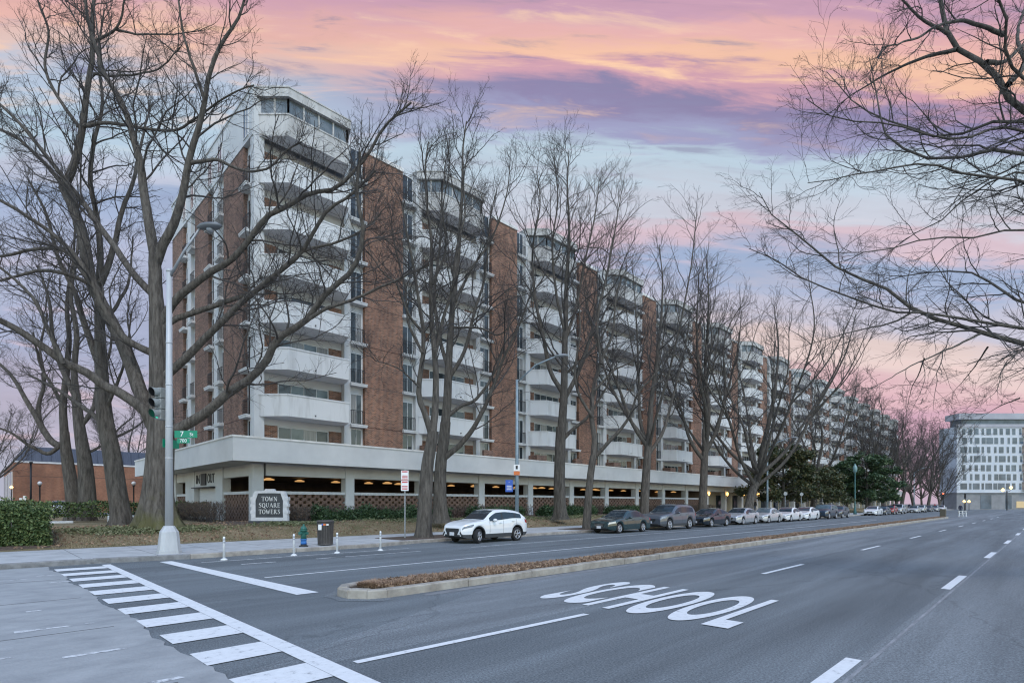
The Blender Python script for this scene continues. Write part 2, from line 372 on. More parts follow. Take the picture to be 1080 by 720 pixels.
# raised sidewalks with kerbs
def kerb_run(name, pts, w, z0, z1, m, seg=2.4, seed=1):
    """kerb stones laid end to end along a polyline, each a little out of line"""
    r = random.Random(seed); b = MB()
    for (x0,y0),(x1,y1) in zip(pts, pts[1:]):
        L = math.hypot(x1-x0, y1-y0); n = max(1, int(L/seg)); ux, uy = (x1-x0)/L, (y1-y0)/L; nx, ny = -uy, ux
        for k in range(n):
            a0, a1 = L*k/n+0.006, L*(k+1)/n-0.006; j = r.uniform(-0.012, 0.012); dz = r.uniform(-0.01, 0.012)
            def q(a, o): return (x0+ux*a+nx*(o+j), y0+uy*a+ny*(o+j))
            c = 0.025
            rings = []
            base = [q(a0,0), q(a1,0), q(a1,w), q(a0,w)]
            top = [q(a0+c*0.4,c), q(a1-c*0.4,c), q(a1-c*0.4,w-c), q(a0+c*0.4,w-c)]
            rings = [[(*p, z0) for p in base], [(*p, z1+dz-c) for p in base], [(*p, z1+dz) for p in top]]
            b.loft(rings, 0, False, True)
    return tag(b.build(name, m), kind='structure')
ys = [-1.2, 2.5, 5, 12, 14.5, FAR-3]
kl = [(kerbx(y), y) for y in ys]
kerb_run('kerb', [kl[0], kl[1], kl[2]], 0.18, -0.02, 0.15, M_KERB_D, 2.2, 5)
kerb_run('kerb_stone', kl[2:], 0.18, -0.02, 0.15, M_KERB, 2.6, 6)
# sidewalk slabs
b = MB(); r = random.Random(8)
b.prism([(kerbx(y)-0.19, y) for y in ys] + [(-25.4, FAR-3), (-25.4, 14), (-25.55, 8), (-26.0, 3), (-26.1, -1.2)], -0.02, 0.146)
tag(b.build('sidewalk', M_WALK), kind='structure')
b = MB()
for k in range(60):
    y = 0.4 + k*1.9
    b.box(-25.3, kerbx(y)-0.2, y-0.008, y+0.008, 0.147, 0.1482)
for x0, x1 in ((-23.05,-23.03),): b.box(x0, x1, -1.0, FAR-4, 0.1486, 0.1496)
tag(b.build('sidewalk_joints', M_JOINT), kind='structure')
# paved corner and the walk on the near side, outside the picture
b = MB(); b.prism([(4.4,1.5),(8.4,1.5),(8.4,FAR-3),(4.4,FAR-3)], -0.02, 0.146); tag(b.build('far_sidewalk', M_WALK), kind='structure')
kerb_run('far_kerb', [(4.22,FAR-3),(4.22,2)], 0.18, -0.02, 0.15, M_KERB, 2.6, 9)

# lawn: rises from the walk to the level of the garden
def lawnz(x, y=0):
    t = max(0, min(1, (-25.4-x)/4.2)); t = t*t*(3-2*t)
    return 0.15 + 0.57*t + 0.03*math.sin(x*0.9+y*0.55) * min(1, max(0, (-25.6-x))*0.6) + 0.02*math.sin(y*1.3-x*0.4)*min(1, max(0, (-25.6-x))*0.6)
def lawn_material():
    m = bpy.data.materials.new('winter_lawn'); m.use_nodes = True; nt = m.node_tree; b = nt.nodes['Principled BSDF']; L = nt.links.new
    b.inputs['Roughness'].default_value = 0.95; b.inputs['Specular IOR Level'].default_value = 0.15
    tc = nt.nodes.new('ShaderNodeTexCoord')
    def nz(s, d, st=(1,1,1)):
        mp = nt.nodes.new('ShaderNodeMapping'); mp.inputs['Scale'].default_value = st; L(tc.outputs['Object'], mp.inputs[0])
        n = nt.nodes.new('ShaderNodeTexNoise'); n.inputs['Scale'].default_value = s; n.inputs['Detail'].default_value = d; n.inputs['Roughness'].default_value = 0.65; L(mp.outputs[0], n.inputs['Vector']); return n.outputs['Fac']
    r = nt.nodes.new('ShaderNodeValToRGB'); cr = r.color_ramp; cr.elements[0].position = 0.3; cr.elements[1].position = 0.72
    cr.elements[0].color = (0.13,0.125,0.06,1); cr.elements[1].color = (0.32,0.25,0.165,1)
    e = cr.elements.new(0.46); e.color = (0.23,0.185,0.115,1); e = cr.elements.new(0.58); e.color = (0.29,0.225,0.15,1)
    L(nz(0.45, 7), r.inputs[0])
    x = nt.nodes.new('ShaderNodeMix'); x.data_type = 'RGBA'; x.blend_type = 'MULTIPLY'; x.inputs[0].default_value = 0.8
    r2 = nt.nodes.new('ShaderNodeValToRGB'); r2.color_ramp.elements[0].position = 0.35; r2.color_ramp.elements[1].position = 0.65
    r2.color_ramp.elements[0].color = (0.55,0.55,0.5,1); r2.color_ramp.elements[1].color = (1.3,1.3,1.25,1); L(nz(24, 5), r2.inputs[0])
    L(r.outputs[0], x.inputs[6]); L(r2.outputs[0], x.inputs[7]); L(x.outputs[2], b.inputs['Base Color'])
    bp = nt.nodes.new('ShaderNodeBump'); bp.inputs['Strength'].default_value = 0.9; bp.inputs['Distance'].default_value = 0.04; L(nz(30, 5), bp.inputs['Height']); L(bp.outputs[0], b.inputs['Normal'])
    return m
M_LAWN = lawn_material()
def terrain(name, x0, x1, y0, y1, nx, ny, m):
    xs = np.linspace(x0, x1, nx); ys_ = np.linspace(y0, y1, ny); v = []
    for y in ys_:
        for x in xs: v.append((x, y, lawnz(x, y)))
    f = [(j*nx+i, j*nx+i+1, (j+1)*nx+i+1, (j+1)*nx+i) for j in range(ny-1) for i in range(nx-1)]
    b = MB(); b.add(v, f, 0, True); return tag(b.build(name, m), kind='structure')
terrain('lawn', -33.6, -25.42, -1.2, FAR-3, 34, 240, M_LAWN)
terrain('garden_lawn', -64, -33.6, -6, 11.6, 40, 24, M_LAWN)
sheet('parking_lot', [(-200,-60),(-64,-60),(-64,90),(-200,90)], 0.70, M_ASPH2)
sheet('garden_path', [(-64,-40),(-26.1,-40),(-26.1,-6),(-64,-6)], 0.12, M_WALK)
# bare earth beds along the building and by the walk
def bed(name, x0, x1, y0, y1, dz=0.02, m=None, seed=0):
    nx, ny = 10, max(4, int((y1-y0)/0.8)); r = random.Random(seed); v = []
    for j in range(ny+1):
        for i in range(nx+1):
            x = x0+(x1-x0)*i/nx; y = y0+(y1-y0)*j/ny
            if i in (0, nx): x += r.uniform(-.18,.18)
            if j in (0, ny): y += r.uniform(-.15,.15)
            v.append((x, y, lawnz(x, y)+dz + (0 if i in (0,nx) or j in (0,ny) else r.uniform(0.0,0.035)) - (0.03 if i in (0,nx) or j in (0,ny) else 0)))
    f = [(j*(nx+1)+i, j*(nx+1)+i+1, (j+1)*(nx+1)+i+1, (j+1)*(nx+1)+i) for j in range(ny) for i in range(nx)]
    b = MB(); b.add(v, f, 0, True); return tag(b.build(name, m or M_SOIL), kind='structure')
bed('planting_bed', -33.55, -29.6, 9.2, 66, 0.03, None, 1)
def pit(x0, x1, y0, y1, z, name='tree_pit'):
    r = random.Random(int(y0*10)); pts = [(x0,y0),(x1,y0+0.1),(x1+0.05,(y0+y1)/2),(x1,y1),(x0,y1-0.1),(x0-0.12,(y0+y1)/2)]
    b = MB(); b.prism(pts, 0.10, z); return tag(b.build(name, M_SOIL), kind='structure')
pit(-22.9,-20.75,13.6,18.0,0.165); pit(-22.7,-20.75,26.9,30.6,0.165)
bed('hedge_bed', -29.5, -25.9, -1.0, 2.3, 0.03, None, 2)

# median with kerb, brown soil
MX0, MX1, MY0, MY1 = -10.25, -8.98, 4.98, 86.0
b = MB()
nose = [(MX0+0.17,MY0+0.32)] + [((MX0+MX1)/2 + 0.45*math.cos(t), MY0+0.60 - 0.42*math.sin(t)) for t in np.linspace(math.pi, 0, 7)] + [(MX1-0.17,MY0+0.32)]
b.prism(nose + [(MX1-0.17,MY1), (MX0+0.17,MY1)], -0.02, 0.13)
tag(b.build('median', M_SOIL), kind='structure')
path = [(MX1, MY1)]; path += [(MX1, 12+0*k) for k in range(1)] + [(MX1, MY0+0.6)]
arc = [((MX0+MX1)/2 + (MX1-MX0)/2*math.cos(t), MY0+0.62 - 0.62*math.sin(t)) for t in np.linspace(0, math.pi, 6)]
kerb_run('median_kerb', [(MX0,MY1),(MX0,30),(MX0,MY0+0.62)] + arc[::-1][1:] + [(MX1,30),(MX1,MY1)], 0.2, -0.02, 0.17, mat('median_kerb_stone', (0.24,0.215,0.185), (0.40,0.37,0.32), 2.2, 0.9, bump=0.6, bscale=14, detail=8), 1.9, 12)
sheet('median_apron', [((MX0+MX1)/2 + (0.86+0.05*math.sin(5*t))*math.cos(t), MY0+0.62 - (0.84+0.06*math.sin(7*t))*math.sin(t)) for t in np.linspace(0, math.pi, 26)], 0.006, M_ASPH2)

# painted markings
def quad_mark(b, pts, z=0.010): b.add([(x, y, z) for x, y in pts], [(0,1,2,3)])
def mark(name, quads, m=M_PAINT, z=0.010):
    b = MB()
    for q in quads: quad_mark(b, q, z)
    return tag(b.build(name, m), kind='structure')
q = []
for k in range(15):                                   # crosswalk rungs
    c = -18.9 + 1.33*k; y0 = 1.60+0.30*max(0, min(1, (c+19)/13))
    q.append([(c-0.33,y0-0.06),(c+0.33,y0-0.05),(c+0.33,2.645),(c-0.33,2.645)])
mark('crosswalk_stripes', q, M_PAINT, 0.012)
sheet('road_median_lane', [(-8.6,8),(-5.75,1.3),(-5.5,40),(-5.3,FAR),(-8.3,FAR)], 0.003, asphalt('asphalt_mid', (0.156,0.172,0.181), (0.204,0.220,0.229)))
sheet('road_seam', [(-1.50,2),(-1.46,2),(-1.2,60),(-0.9,FAR),(-0.96,FAR),(-1.26,60)], 0.0075, mat('seam_dust', (0.30,0.31,0.32), (0.17,0.175,0.185), 5, 0.9, stretch=(3,0.6,1), detail=8))
mark('crosswalk_bar', [[(-19.7,2.65),(2.6,2.65),(2.6,2.89),(-19.7,2.86)]], M_PAINT, 0.012)
mark('stop_line', [[(-19.45,4.05),(-10.5,4.50),(-10.5,4.95),(-19.45,4.38)]])
lane = []
lane.append([(-5.62,3.05),(-5.50,3.05),(-5.28,7.05),(-5.40,7.05)])
for k in range(9):
    y = 14.3+10.05*k; d = 0.0035*(y-7)
    lane.append([(-5.29+d,y),(-5.17+d,y),(-5.16+d,y+3.1),(-5.28+d,y+3.1)])
mark('lane_line', lane)
lane = []
for k in range(11):
    y = 5.2+9.25*k + (1.0 if k == 0 else 0) * 0; d = 0.0075*(y-6)
    lane.append([(-1.70+d,y),(-1.54+d,y),(-1.52+d,y+3.0-1.0*(k==0)),(-1.68+d,y+3.0-1.0*(k==0))])
mark('lane_dashes', lane)
mark('edge_line', [[(-13.56,5.0),(-13.45,5.0),(-13.40,70),(-13.52,70)]])
pk = [[(-16.95,8.4),(-16.85,8.4),(-16.85,12.0),(-16.95,12.0)], [(-16.95,14.5),(-16.85,14.5),(-16.85,48),(-16.95,48)]]
for y in (5.6, 7.9): pk.append([(-17.0,y),(-16.87,y),(-16.87,y+1.0),(-17.0,y+1.0)])
mark('parking_line', pk, M_PAINT_W)
hz = []
for y in (6.6, 8.7, 10.8): hz.append([(-18.3,y),(-18.2,y-0.12),(-19.5,y+1.35),(-19.62,y+1.47)])
hz.append([(-18.35,4.9),(-18.25,4.9),(-18.22,12.4),(-18.33,12.4)])
mark('kerb_hatching', hz, M_PAINT_W)
# worn scraps of old markings on the concrete
r = random.Random(21); q = []
for k in range(26):
    x, y = r.uniform(-19.5,-6), r.uniform(-1.5,1.3); l, w = r.uniform(0.10,0.7), r.uniform(0.04,0.16)
    q.append([(x,y),(x+w,y+r.uniform(-.02,.04)),(x+w*0.8,y+l),(x+r.uniform(-.04,.05),y+l*0.9)])
mark('old_markings', q, M_PAINT_W, 0.0115)

# SCHOOL written on the carriageway
cu = bpy.data.curves.new('school_text', 'FONT'); cu.body = 'SCHOOL'; cu.size = 1.0; cu.space_character = 1.06; cu.offset = 0.028
to = bpy.data.objects.new('school_text', cu); COL.objects.link(to)
bpy.context.view_layer.update()
dg = bpy.context.evaluated_depsgraph_get()
me = bpy.data.meshes.new_from_object(to.evaluated_get(dg)); bpy.data.objects.remove(to)
vx = [v.co.x for v in me.vertices]; vy = [v.co.y for v in me.vertices]
x0, x1, y0, y1 = min(vx), max(vx), min(vy), max(vy)
for v in me.vertices:
    v.co = (-7.02+(v.co.x-x0)/(x1-x0)*3.75, 7.62+(v.co.y-y0)/(y1-y0)*2.95, 0.013)
me.materials.clear(); me.materials.append(M_PAINT)
tag_o = bpy.data.objects.new('road_lettering', me); COL.objects.link(tag_o); tag(tag_o, kind='structure')
# ------------------------------------------------------------------ the apartment block
def text_mesh(name, body, size, m, origin, right, up=(0,0,1), extrude=0.01, align='CENTER', parent=None, off=(0,0,0), offset=0.0, sx=1.0):
    cu = bpy.data.curves.new(name, 'FONT'); cu.body = body; cu.size = size; cu.extrude = extrude; cu.align_x = align; cu.align_y = 'CENTER'; cu.offset = offset
    t = bpy.data.objects.new(name, cu); COL.objects.link(t); bpy.context.view_layer.update()
    me_ = bpy.data.meshes.new_from_object(t.evaluated_get(bpy.context.evaluated_depsgraph_get())); bpy.data.objects.remove(t)
    r_, u_ = Vector(right).normalized(), Vector(up); n_ = r_.cross(u_); og = Vector(origin) - Vector(off)
    for v in me_.vertices: v.co = og + r_*v.co.x*sx + u_*v.co.y + n_*v.co.z
    me_.materials.clear(); me_.materials.append(m)
    o = bpy.data.objects.new(name, me_); COL.objects.link(o)
    if parent: o.parent = parent
    return o

M_BRICK = brick_mat('red_brick', (0.125,0.060,0.040), (0.355,0.170,0.103), (0.40,0.34,0.29), 'xy')
M_BRICK_D = brick_mat('red_brick_shaded', (0.105,0.060,0.047), (0.29,0.160,0.115), (0.32,0.28,0.24), 'xy')  # red brick again, the side front's weaker light put into its colour
M_SCREEN = mat('screen_brick', (0.12,0.078,0.060), (0.20,0.125,0.094), 3.5, 0.9, bump=0.3)
M_WHITE = mat('white_stucco', (0.49,0.495,0.495), (0.59,0.595,0.59), 0.5, 0.8, detail=9, lo=0.3, hi=0.62)
M_WHITE2 = mat('white_balcony_paint', (0.44,0.44,0.43), (0.63,0.635,0.63), 1.1, 0.75, detail=10, stretch=(1.6,1.6,0.22), lo=0.27, hi=0.50)
M_SOFFIT = mat('soffit_paint', (0.76,0.76,0.76), (0.82,0.82,0.81), 0.8, 0.85)
M_COPING = mat('coping', (0.62,0.60,0.57), (0.75,0.74,0.71), 2.0, 0.8)
M_FRAME = mat('window_frame_paint', (0.66,0.67,0.67), rough=0.5)
M_GLASS = mat('dark_glass', (0.022,0.028,0.034), (0.05,0.06,0.07), 0.7, 0.06, spec=0.6, ior=1.5, stretch=(1,1,1))
M_GLASS2 = mat('curtained_glass', (0.20,0.20,0.20), (0.33,0.32,0.30), 2.6, 0.12, spec=0.5, ior=1.45, stretch=(6,6,0.2))
M_GLASS3 = mat('teal_glass', (0.05,0.075,0.085), (0.12,0.15,0.16), 0.9, 0.06, spec=0.6, ior=1.5)
M_RAIL = mat('black_iron', (0.018,0.019,0.022), rough=0.5, metal=0.3)
M_DARK = mat('garage_dark', (0.20,0.16,0.13), (0.30,0.25,0.21), 0.6, 0.9)
M_LAMP = mat('garage_lamp', (0.9,0.7,0.4), emit=(1.0,0.55,0.2), estr=0.30)
M_SCONCE = mat('sconce_glow', (1,0.7,0.3), emit=(1.0,0.55,0.16), estr=2.2)
M_GATE = mat('garage_door_paint', (0.50,0.50,0.50), (0.58,0.58,0.57), 3, 0.6, stretch=(0.2,0.2,8))

B0 = (-33.8, 11.9, 0.0)
apt = empty('apartment_building', B0, 0, 'long red brick apartment block with white balconies and a white ground floor band', 'apartment building')
NB = 16; PER = 12.05; YEND = 19.3 + PER*(NB-1) + 3.1
FL = [7.2 + 2.82*k for k in range(7)]
BTOP = 26.25
def part(b, name, mats, parent=None): return b.build(name, mats, parent or apt, B0)
def bx(b, ax, plane, u0, u1, d0, d1, z0, z1, mi=0):
    """box on a wall: u along the wall, d outwards from its plane"""
    if ax == 'x': b.box(plane+d0, plane+d1, u0, u1, z0, z1, mi)
    else: b.box(u0, u1, plane-d1, plane-d0, z0, z1, mi)

# core of the building and roof
b = MB(); b.box(-52.55, -35.2, 12.4, YEND-0.05, 4.46, 26.0); part(b, 'wall', [M_WHITE])
b = MB(); b.box(-52.4, -35.4, 12.6, YEND-0.2, 26.02, 26.2); part(b, 'roof', [mat('roof_gravel', (0.25,0.24,0.23), (0.33,0.32,0.31), 2, 0.95)])
# brick piers of the street front
for i in range(NB):
    y0 = 19.3+PER*i; b = MB(); b.box(-35.4, -33.8, y0, y0+3.1, 5.0, BTOP); part(b, 'brick_wall', [M_BRICK])
    b = MB(); b.box(-35.45, -33.72, y0-0.03, y0+3.13, BTOP, BTOP+0.28); part(b, 'coping', [M_COPING])
# brick panels of the side front
for x0, x1 in ((-39.4,-35.6), (-46.0,-42.7), (-52.6,-49.3)):
    b = MB(); b.box(x0, x1, 11.9, 12.9, 4.5, 24.05); part(b, 'brick_wall', [M_BRICK_D])
b = MB(); b.box(-52.62, -33.95, 11.86, 12.38, 24.05, 26.9); b.box(-52.7, -33.9, 11.8, 12.42, 26.9, 27.05); part(b, 'penthouse_wall', [M_WHITE])

win, rails, slabs, balcs, panels = [], [], [], [], []
rw = random.Random(17)
def window(ax, plane, u0, u1, z0, z1, n, trans=True):
    win.append((ax, plane, u0, u1, z0, z1, n, trans, [rw.choice((0,0,0,0,0,1,2) if n > 2 else (0,0,0,0,0,0,1)) for _ in range(n)]))
def strip(ax, plane, u0, u1, floors, low=True, pier_mid=False):
    """recessed white strip with a french window, iron railing and slab on every storey"""
    if low: window(ax, plane, u0+0.12, u1-0.12, 5.0, 7.0, 2)
    for F in floors:
        window(ax, plane, u0+0.10, u1-0.10, F+0.10, F+2.22, 2, True)
        rails.append((ax, plane, u0+0.06, u1-0.06, F))
        slabs.append((ax, plane, u0-0.06, u1+0.06, F))

zones = []
for i in range(NB):
    if i == 0: zones.append((None, 11.9, 12.5, 17.75, 18.2, 19.3))
    else:
        s = 22.4+PER*(i-1); zones.append((s, s+1.15, s+1.75, s+7.2, s+7.65, s+8.95))
white = MB()
for i, (sL, pa, la, lb, pb, sR) in enumerate(zones):
    if sL is not None:
        bx(white, 'x', -34.1, sL, pa, -0.9, 0.0, 4.46, 26.2); strip('x', -34.1, sL, pa, FL)
    bx(white, 'x', -33.82, pa, la, -1.2 if i else -0.6, 0.0, 4.46, 26.3)                 # piers beside the loggia
    bx(white, 'x', -33.82, lb, pb, -1.2, 0.0, 4.46, 26.3)
    bx(white, 'x', -34.1, pb, sR, -0.9, 0.0, 4.46, 26.2); strip('x', -34.1, pb, sR, FL)
    for k in range(-1, 6):
        F = 4.46 if k < 0 else FL[k]
        bx(white, 'x', -34.3, la, lb, -0.2, 0.05, F+2.2, F+2.74)          # lintel over the loggia window
        panels.append((la, la+0.95, F, F+2.2)); panels.append((lb-0.9, lb, F, F+2.2))
        window('x', -34.3, la+0.97, lb-0.92, F+0.05, F+2.19, 4, True)
    for F in FL[:6]: balcs.append((la, lb, F, False))
    # the low white screen walls between the terraces on the podium
    balcs.append((la, lb, FL[6], True))
part(white, 'facade_pier', [M_WHITE])
for (x0, x1) in ((-42.7,-39.4), (-49.3,-46.0)):
    b = MB(); b.box(x0, x1, 12.15, 12.9, 4.5, 24.05); b.box(x0+1.15, x1-1.15, 11.92, 12.15, 4.5, 24.05); part(b, 'facade_pier', [M_WHITE])
    strip('y', 12.15, x0, x0+1.12, FL[:6]); strip('y', 12.15, x1-1.12, x1, FL[:6])
b = MB(); b.box(-35.6, -34.45, 12.15, 12.9, 4.5, 24.05); part(b, 'facade_pier', [M_WHITE])
strip('y', 12.15, -35.58, -34.47, FL[:6])

for x0, x1 in ((-42.58,-41.68), (-40.42,-39.52), (-49.18,-48.28), (-47.02,-46.12), (-35.5,-34.6)): window('y', 11.86, x0, x1, FL[6]+0.2, FL[6]+2.1, 2, True)
def wdist(ax, plane, u0, z0):
    return math.hypot(plane, u0, z0) if ax == 'x' else math.hypot(plane, u0, z0)
GLS = [M_GLASS, M_GLASS2, M_GLASS3]
def add_window(bf, bp, w, fi=0, pi=0):
    ax, pl, u0, u1, z0, z1, n, trans, kinds = w
    t = 0.06
    bx(bf, ax, pl, u0, u1, 0.0, 0.05, z1-t, z1, fi); bx(bf, ax, pl, u0, u1, 0.0, 0.05, z0, z0+t, fi)
    for k in range(n+1):
        u = u0 + (u1-u0)*k/n; h = t/2 if 0 < k < n else t
        a = u-h/2 if 0 < k < n else (u0 if k == 0 else u1-h)
        bx(bf, ax, pl, a, a+h, 0.001, 0.049, z0+t, z1-t, fi)
    for k in range(n):
        a, c = u0+(u1-u0)*k/n+0.016, u0+(u1-u0)*(k+1)/n-0.016
        if k == 0: a = u0+t
        if k == n-1: c = u1-t
        bx(bp, ax, pl, a, c, 0.004, 0.022, z0+t, z1-t, pi+kinds[k])
def add_rail(b, r, mi=0):
    ax, pl, u0, u1, F = r
    o = 0.34
    bx(b, ax, pl, u0, u1, o-0.03, o, F+1.0, F+1.04, mi); bx(b, ax, pl, u0, u1, o-0.025, o-0.005, F+0.10, F+0.13, mi)
    n = max(5, int((u1-u0)/0.13))
    for k in range(n+1):
        u = u0+(u1-u0)*k/n; w = 0.011
        bx(b, ax, pl, u-w, u+w, o-0.024, o-0.006, F+0.131, F+0.999, mi)
    for u in (u0+0.015, u1-0.015):
        bx(b, ax, pl, u-0.012, u+0.012, 0.03, o-0.031, F+1.0, F+1.03, mi)
def add_slab(b, r, mi=0):
    ax, pl, u0, u1, F = r
    bx(b, ax, pl, u0, u1, 0.0, 0.52, F-0.14, F+0.02, mi); bx(b, ax, pl, u0-0.03, u1+0.03, 0.40, 0.55, F-0.02, F+0.05, mi)
def add_balc(b, r):
    la, lb, F, top = r
    xo, xi = -32.55, -33.8
    outer = [(xi, la-0.30), (xo, la+0.95), (xo, lb-0.35), (xi, lb+0.02)]
    inner = [(xi, la-0.12), (xo-0.13, la+1.01), (xo-0.13, lb-0.45), (xi, lb-0.13)]
    zb, zt = F-0.10, F+1.25
    b.prism(outer, zb, F+0.05, 1)                                         # floor slab, soffit colour
    b.prism(outer + inner[::-1], F+0.05, zt-0.09, 0)
    o2 = [(xi, la-0.36), (xo+0.035, la+0.93), (xo+0.035, lb-0.32), (xi, lb+0.07)]
    i2 = [(xi, la-0.08), (xo-0.16, la+1.03), (xo-0.16, lb-0.48), (xi, lb-0.16)]
    b.prism(o2 + i2[::-1], zt-0.09, zt, 0)
    # thin skin so that the slab edge reads white from the street
    o3 = [(xi, la-0.312), (xo+0.008, la+0.943), (xo+0.008, lb-0.345), (xi, lb+0.03)]
    i3 = [(xi, la-0.302), (xo+0.002, la+0.948), (xo+0.002, lb-0.349), (xi, lb+0.022)]
    b.prism(o3 + i3[::-1], zb-0.004, F+0.06, 0)
    b.box(xo+0.008, xo+0.09, (la+lb)/2-0.03, (la+lb)/2+0.03, F+0.07, F+0.13, 2)   # drain spout
    if not top: b.box(-33.82, -34.24, la+0.001, lb-0.001, zb+0.002, F+0.048, 1)

def split(items, key, nmax=100):
    s = sorted(items, key=key); return s[:nmax], s[nmax:]
near, rest = split(win, lambda w: wdist(w[0], w[1], (w[2]+w[3])/2, w[4]))
for w in near:
    bf, bp = MB(), MB(); add_window(bf, bp, w)
    f = part(bf, 'window', [M_FRAME]); bp.build('pane', GLS, f, B0)
b = MB()
for w in rest: add_window(b, b, w, 0, 1)
tag(part(b, 'window_rows', [M_FRAME]+GLS), kind='stuff')
near, rest = split(rails, lambda w: wdist(w[0], w[1], w[2], w[4]))
for w in near: b = MB(); add_rail(b, w); part(b, 'railing', [M_RAIL])
b = MB()
for w in rest: add_rail(b, w)
tag(part(b, 'railing_rows', [M_RAIL]), kind='stuff')
near, rest = split(slabs, lambda w: wdist(w[0], w[1], w[2], w[4]))
for w in near: b = MB(); add_slab(b, w); part(b, 'window_slab', [M_WHITE2])
b = MB()
for w in rest: add_slab(b, w)
tag(part(b, 'window_slab_rows', [M_WHITE2]), kind='stuff')
near, rest = split([q for q in balcs if not q[3]], lambda w: math.hypot(33, w[0], w[2]))
for w in near: b = MB(); add_balc(b, w); part(b, 'balcony', [M_WHITE2, M_SOFFIT, M_RAIL])
if rest:
    b = MB()
    for w in rest: add_balc(b, w)
    tag(part(b, 'balcony_rows', [M_WHITE2, M_SOFFIT, M_RAIL]), kind='stuff')
near, rest = split(panels, lambda w: math.hypot(33, w[0], w[2]))
for la, lb, z0, z1 in near: b = MB(); b.box(-34.5, -34.22, la, lb, z0, z1); part(b, 'loggia_brick', [M_BRICK])
b = MB()
for la, lb, z0, z1 in rest: b.box(-34.5, -34.22, la, lb, z0, z1)
tag(part(b, 'loggia_brick_rows', [M_BRICK]), kind='stuff')
# glazed bays of the top storey under their thick white hoods
for la, lb, F, top in balcs:
    if not top: continue
    b = MB(); add_balc(b, (la, lb, F, True))
    xi, xo = -33.8, -32.55
    g = [(xi, la-0.2), (xo-0.12, la+0.98), (xo-0.12, lb-0.42), (xi, lb-0.05)]
    b.prism(g, F+1.25, F+2.2, 3)
    for (p, q) in zip(g, g[1:]):
        n = 4 if abs(p[0]-q[0]) < .01 else 2
        for k in range(n+1):
            x, y = p[0]+(q[0]-p[0])*k/n, p[1]+(q[1]-p[1])*k/n
            if x < -33.7: continue
            b.box(x-0.045, x+0.045, y-0.05, y+0.05, F+1.25, F+2.2, 0)
    h = [(xi-1.2, la-0.5), (xi, la-0.5), (xo+0.12, la+0.88), (xo+0.12, lb-0.26), (xi, lb+0.22), (xi-1.2, lb+0.22)]
    b.prism(h, F+2.2, F+2.72, 0)
    h2 = [(xi-1.2, la-0.54), (xi, la-0.54), (xo+0.16, la+0.86), (xo+0.16, lb-0.24), (xi, lb+0.26), (xi-1.2, lb+0.26)]
    b.prism(h2, F+2.72, F+2.80, 0)
    part(b, 'top_bay', [mat('weathered_hood', (0.34,0.33,0.31), (0.54,0.53,0.51), 1.4, 0.85, detail=9, stretch=(1,1,0.4), lo=0.3, hi=0.6), M_SOFFIT, M_RAIL, mat('top_bay_glass', (0.10,0.12,0.13), (0.20,0.22,0.23), 0.8, 0.10, spec=0.5)])

# podium: deck, fascia with coping, beam, columns
FX, FY, XL = -32.2, 10.2, -58.0
b = MB(); b.box(XL, FX-0.2, FY+0.2, YEND, 4.27, 4.45); part(b, 'podium_deck', [M_WHITE])
b = MB(); U = [(FX,FY),(FX,YEND),(FX-0.2,YEND),(FX-0.2,FY+0.2),(XL,FY+0.2),(XL,FY)]
b.prism(U, 4.23, 5.56); part(b, 'fascia', [M_WHITE])
b = MB(); U = [(FX+0.05,FY-0.05),(FX+0.05,YEND),(FX-0.25,YEND),(FX-0.25,FY+0.25),(XL,FY+0.25),(XL,FY-0.05)]
b.prism(U, 5.56, 5.66); part(b, 'fascia_coping', [M_COPING])
b = MB(); b.box(-34.3, -33.82, 12.6, YEND, 3.52, 4.268); b.box(-58, -34.45, 11.95, 12.4, 3.52, 4.266); part(b, 'beam', [M_WHITE])
ncol = int((YEND-12)/6.02)+1
cols = [12.12+6.02*k for k in range(ncol)]
for k, y in enumerate(cols):
    b = MB(); b.bbox(-34.42, -33.74, y-0.33, y+0.33, 0.3, 4.264, 0.03); part(b, 'column', [M_WHITE])
for x0, x1 in ((-41.0,-39.5), (-48.5,-46.1), (-58,-51.4)):
    b = MB(); b.box(x0, x1, 11.86, 12.38, 0.3, 4.262); part(b, 'column', [M_WHITE])
NG = 10
for k in range(NG):                                                       # open garage bays behind pierced brick screens
    y0, y1 = cols[k]+0.33, cols[k+1]-0.33
    b = MB(); b.box(-34.05, -33.83, y0, y1, 2.40, 2.58); part(b, 'rail', [M_WHITE])
    b = MB(); rows = 10; h = (2.40-0.4)/rows
    for j in range(rows):
        z = 0.4+h*j; u = y0 + (0.0 if j % 2 else 0.27)
        if j % 2 == 0: b.box(-34.0, -33.88, y0, y0+0.13, z, z+h-0.002)
        while u < y1-0.05:
            e = min(u+0.34, y1); b.box(-34.0, -33.88, u, e, z+0.002, z+h-0.004); u += 0.54
        # thin continuous bed course
    for j in range(0, rows, 1):
        z = 0.4+h*j; b.box(-33.99, -33.89, y0, y1, z-0.028, z+0.012)
    part(b, 'brick_screen', [M_SCREEN])
# side front openings
for x0, x1 in ((-39.5,-34.45), (-51.4,-48.5)):
    b = MB(); b.box(x0, x1, 11.93, 12.15, 2.40, 2.58); part(b, 'rail', [M_WHITE])
    b = MB(); rows = 10; h = 0.2
    for j in range(rows):
        z = 0.4+h*j; u = x0 + (0.0 if j % 2 else 0.27)
        while u < x1-0.05:
            e = min(u+0.34, x1); b.box(u, e, 11.98, 12.10, z+0.002, z+h-0.004); u += 0.54
        b.box(x0, x1, 11.99, 12.09, z-0.028, z+0.012)
    part(b, 'brick_screen', [M_SCREEN])
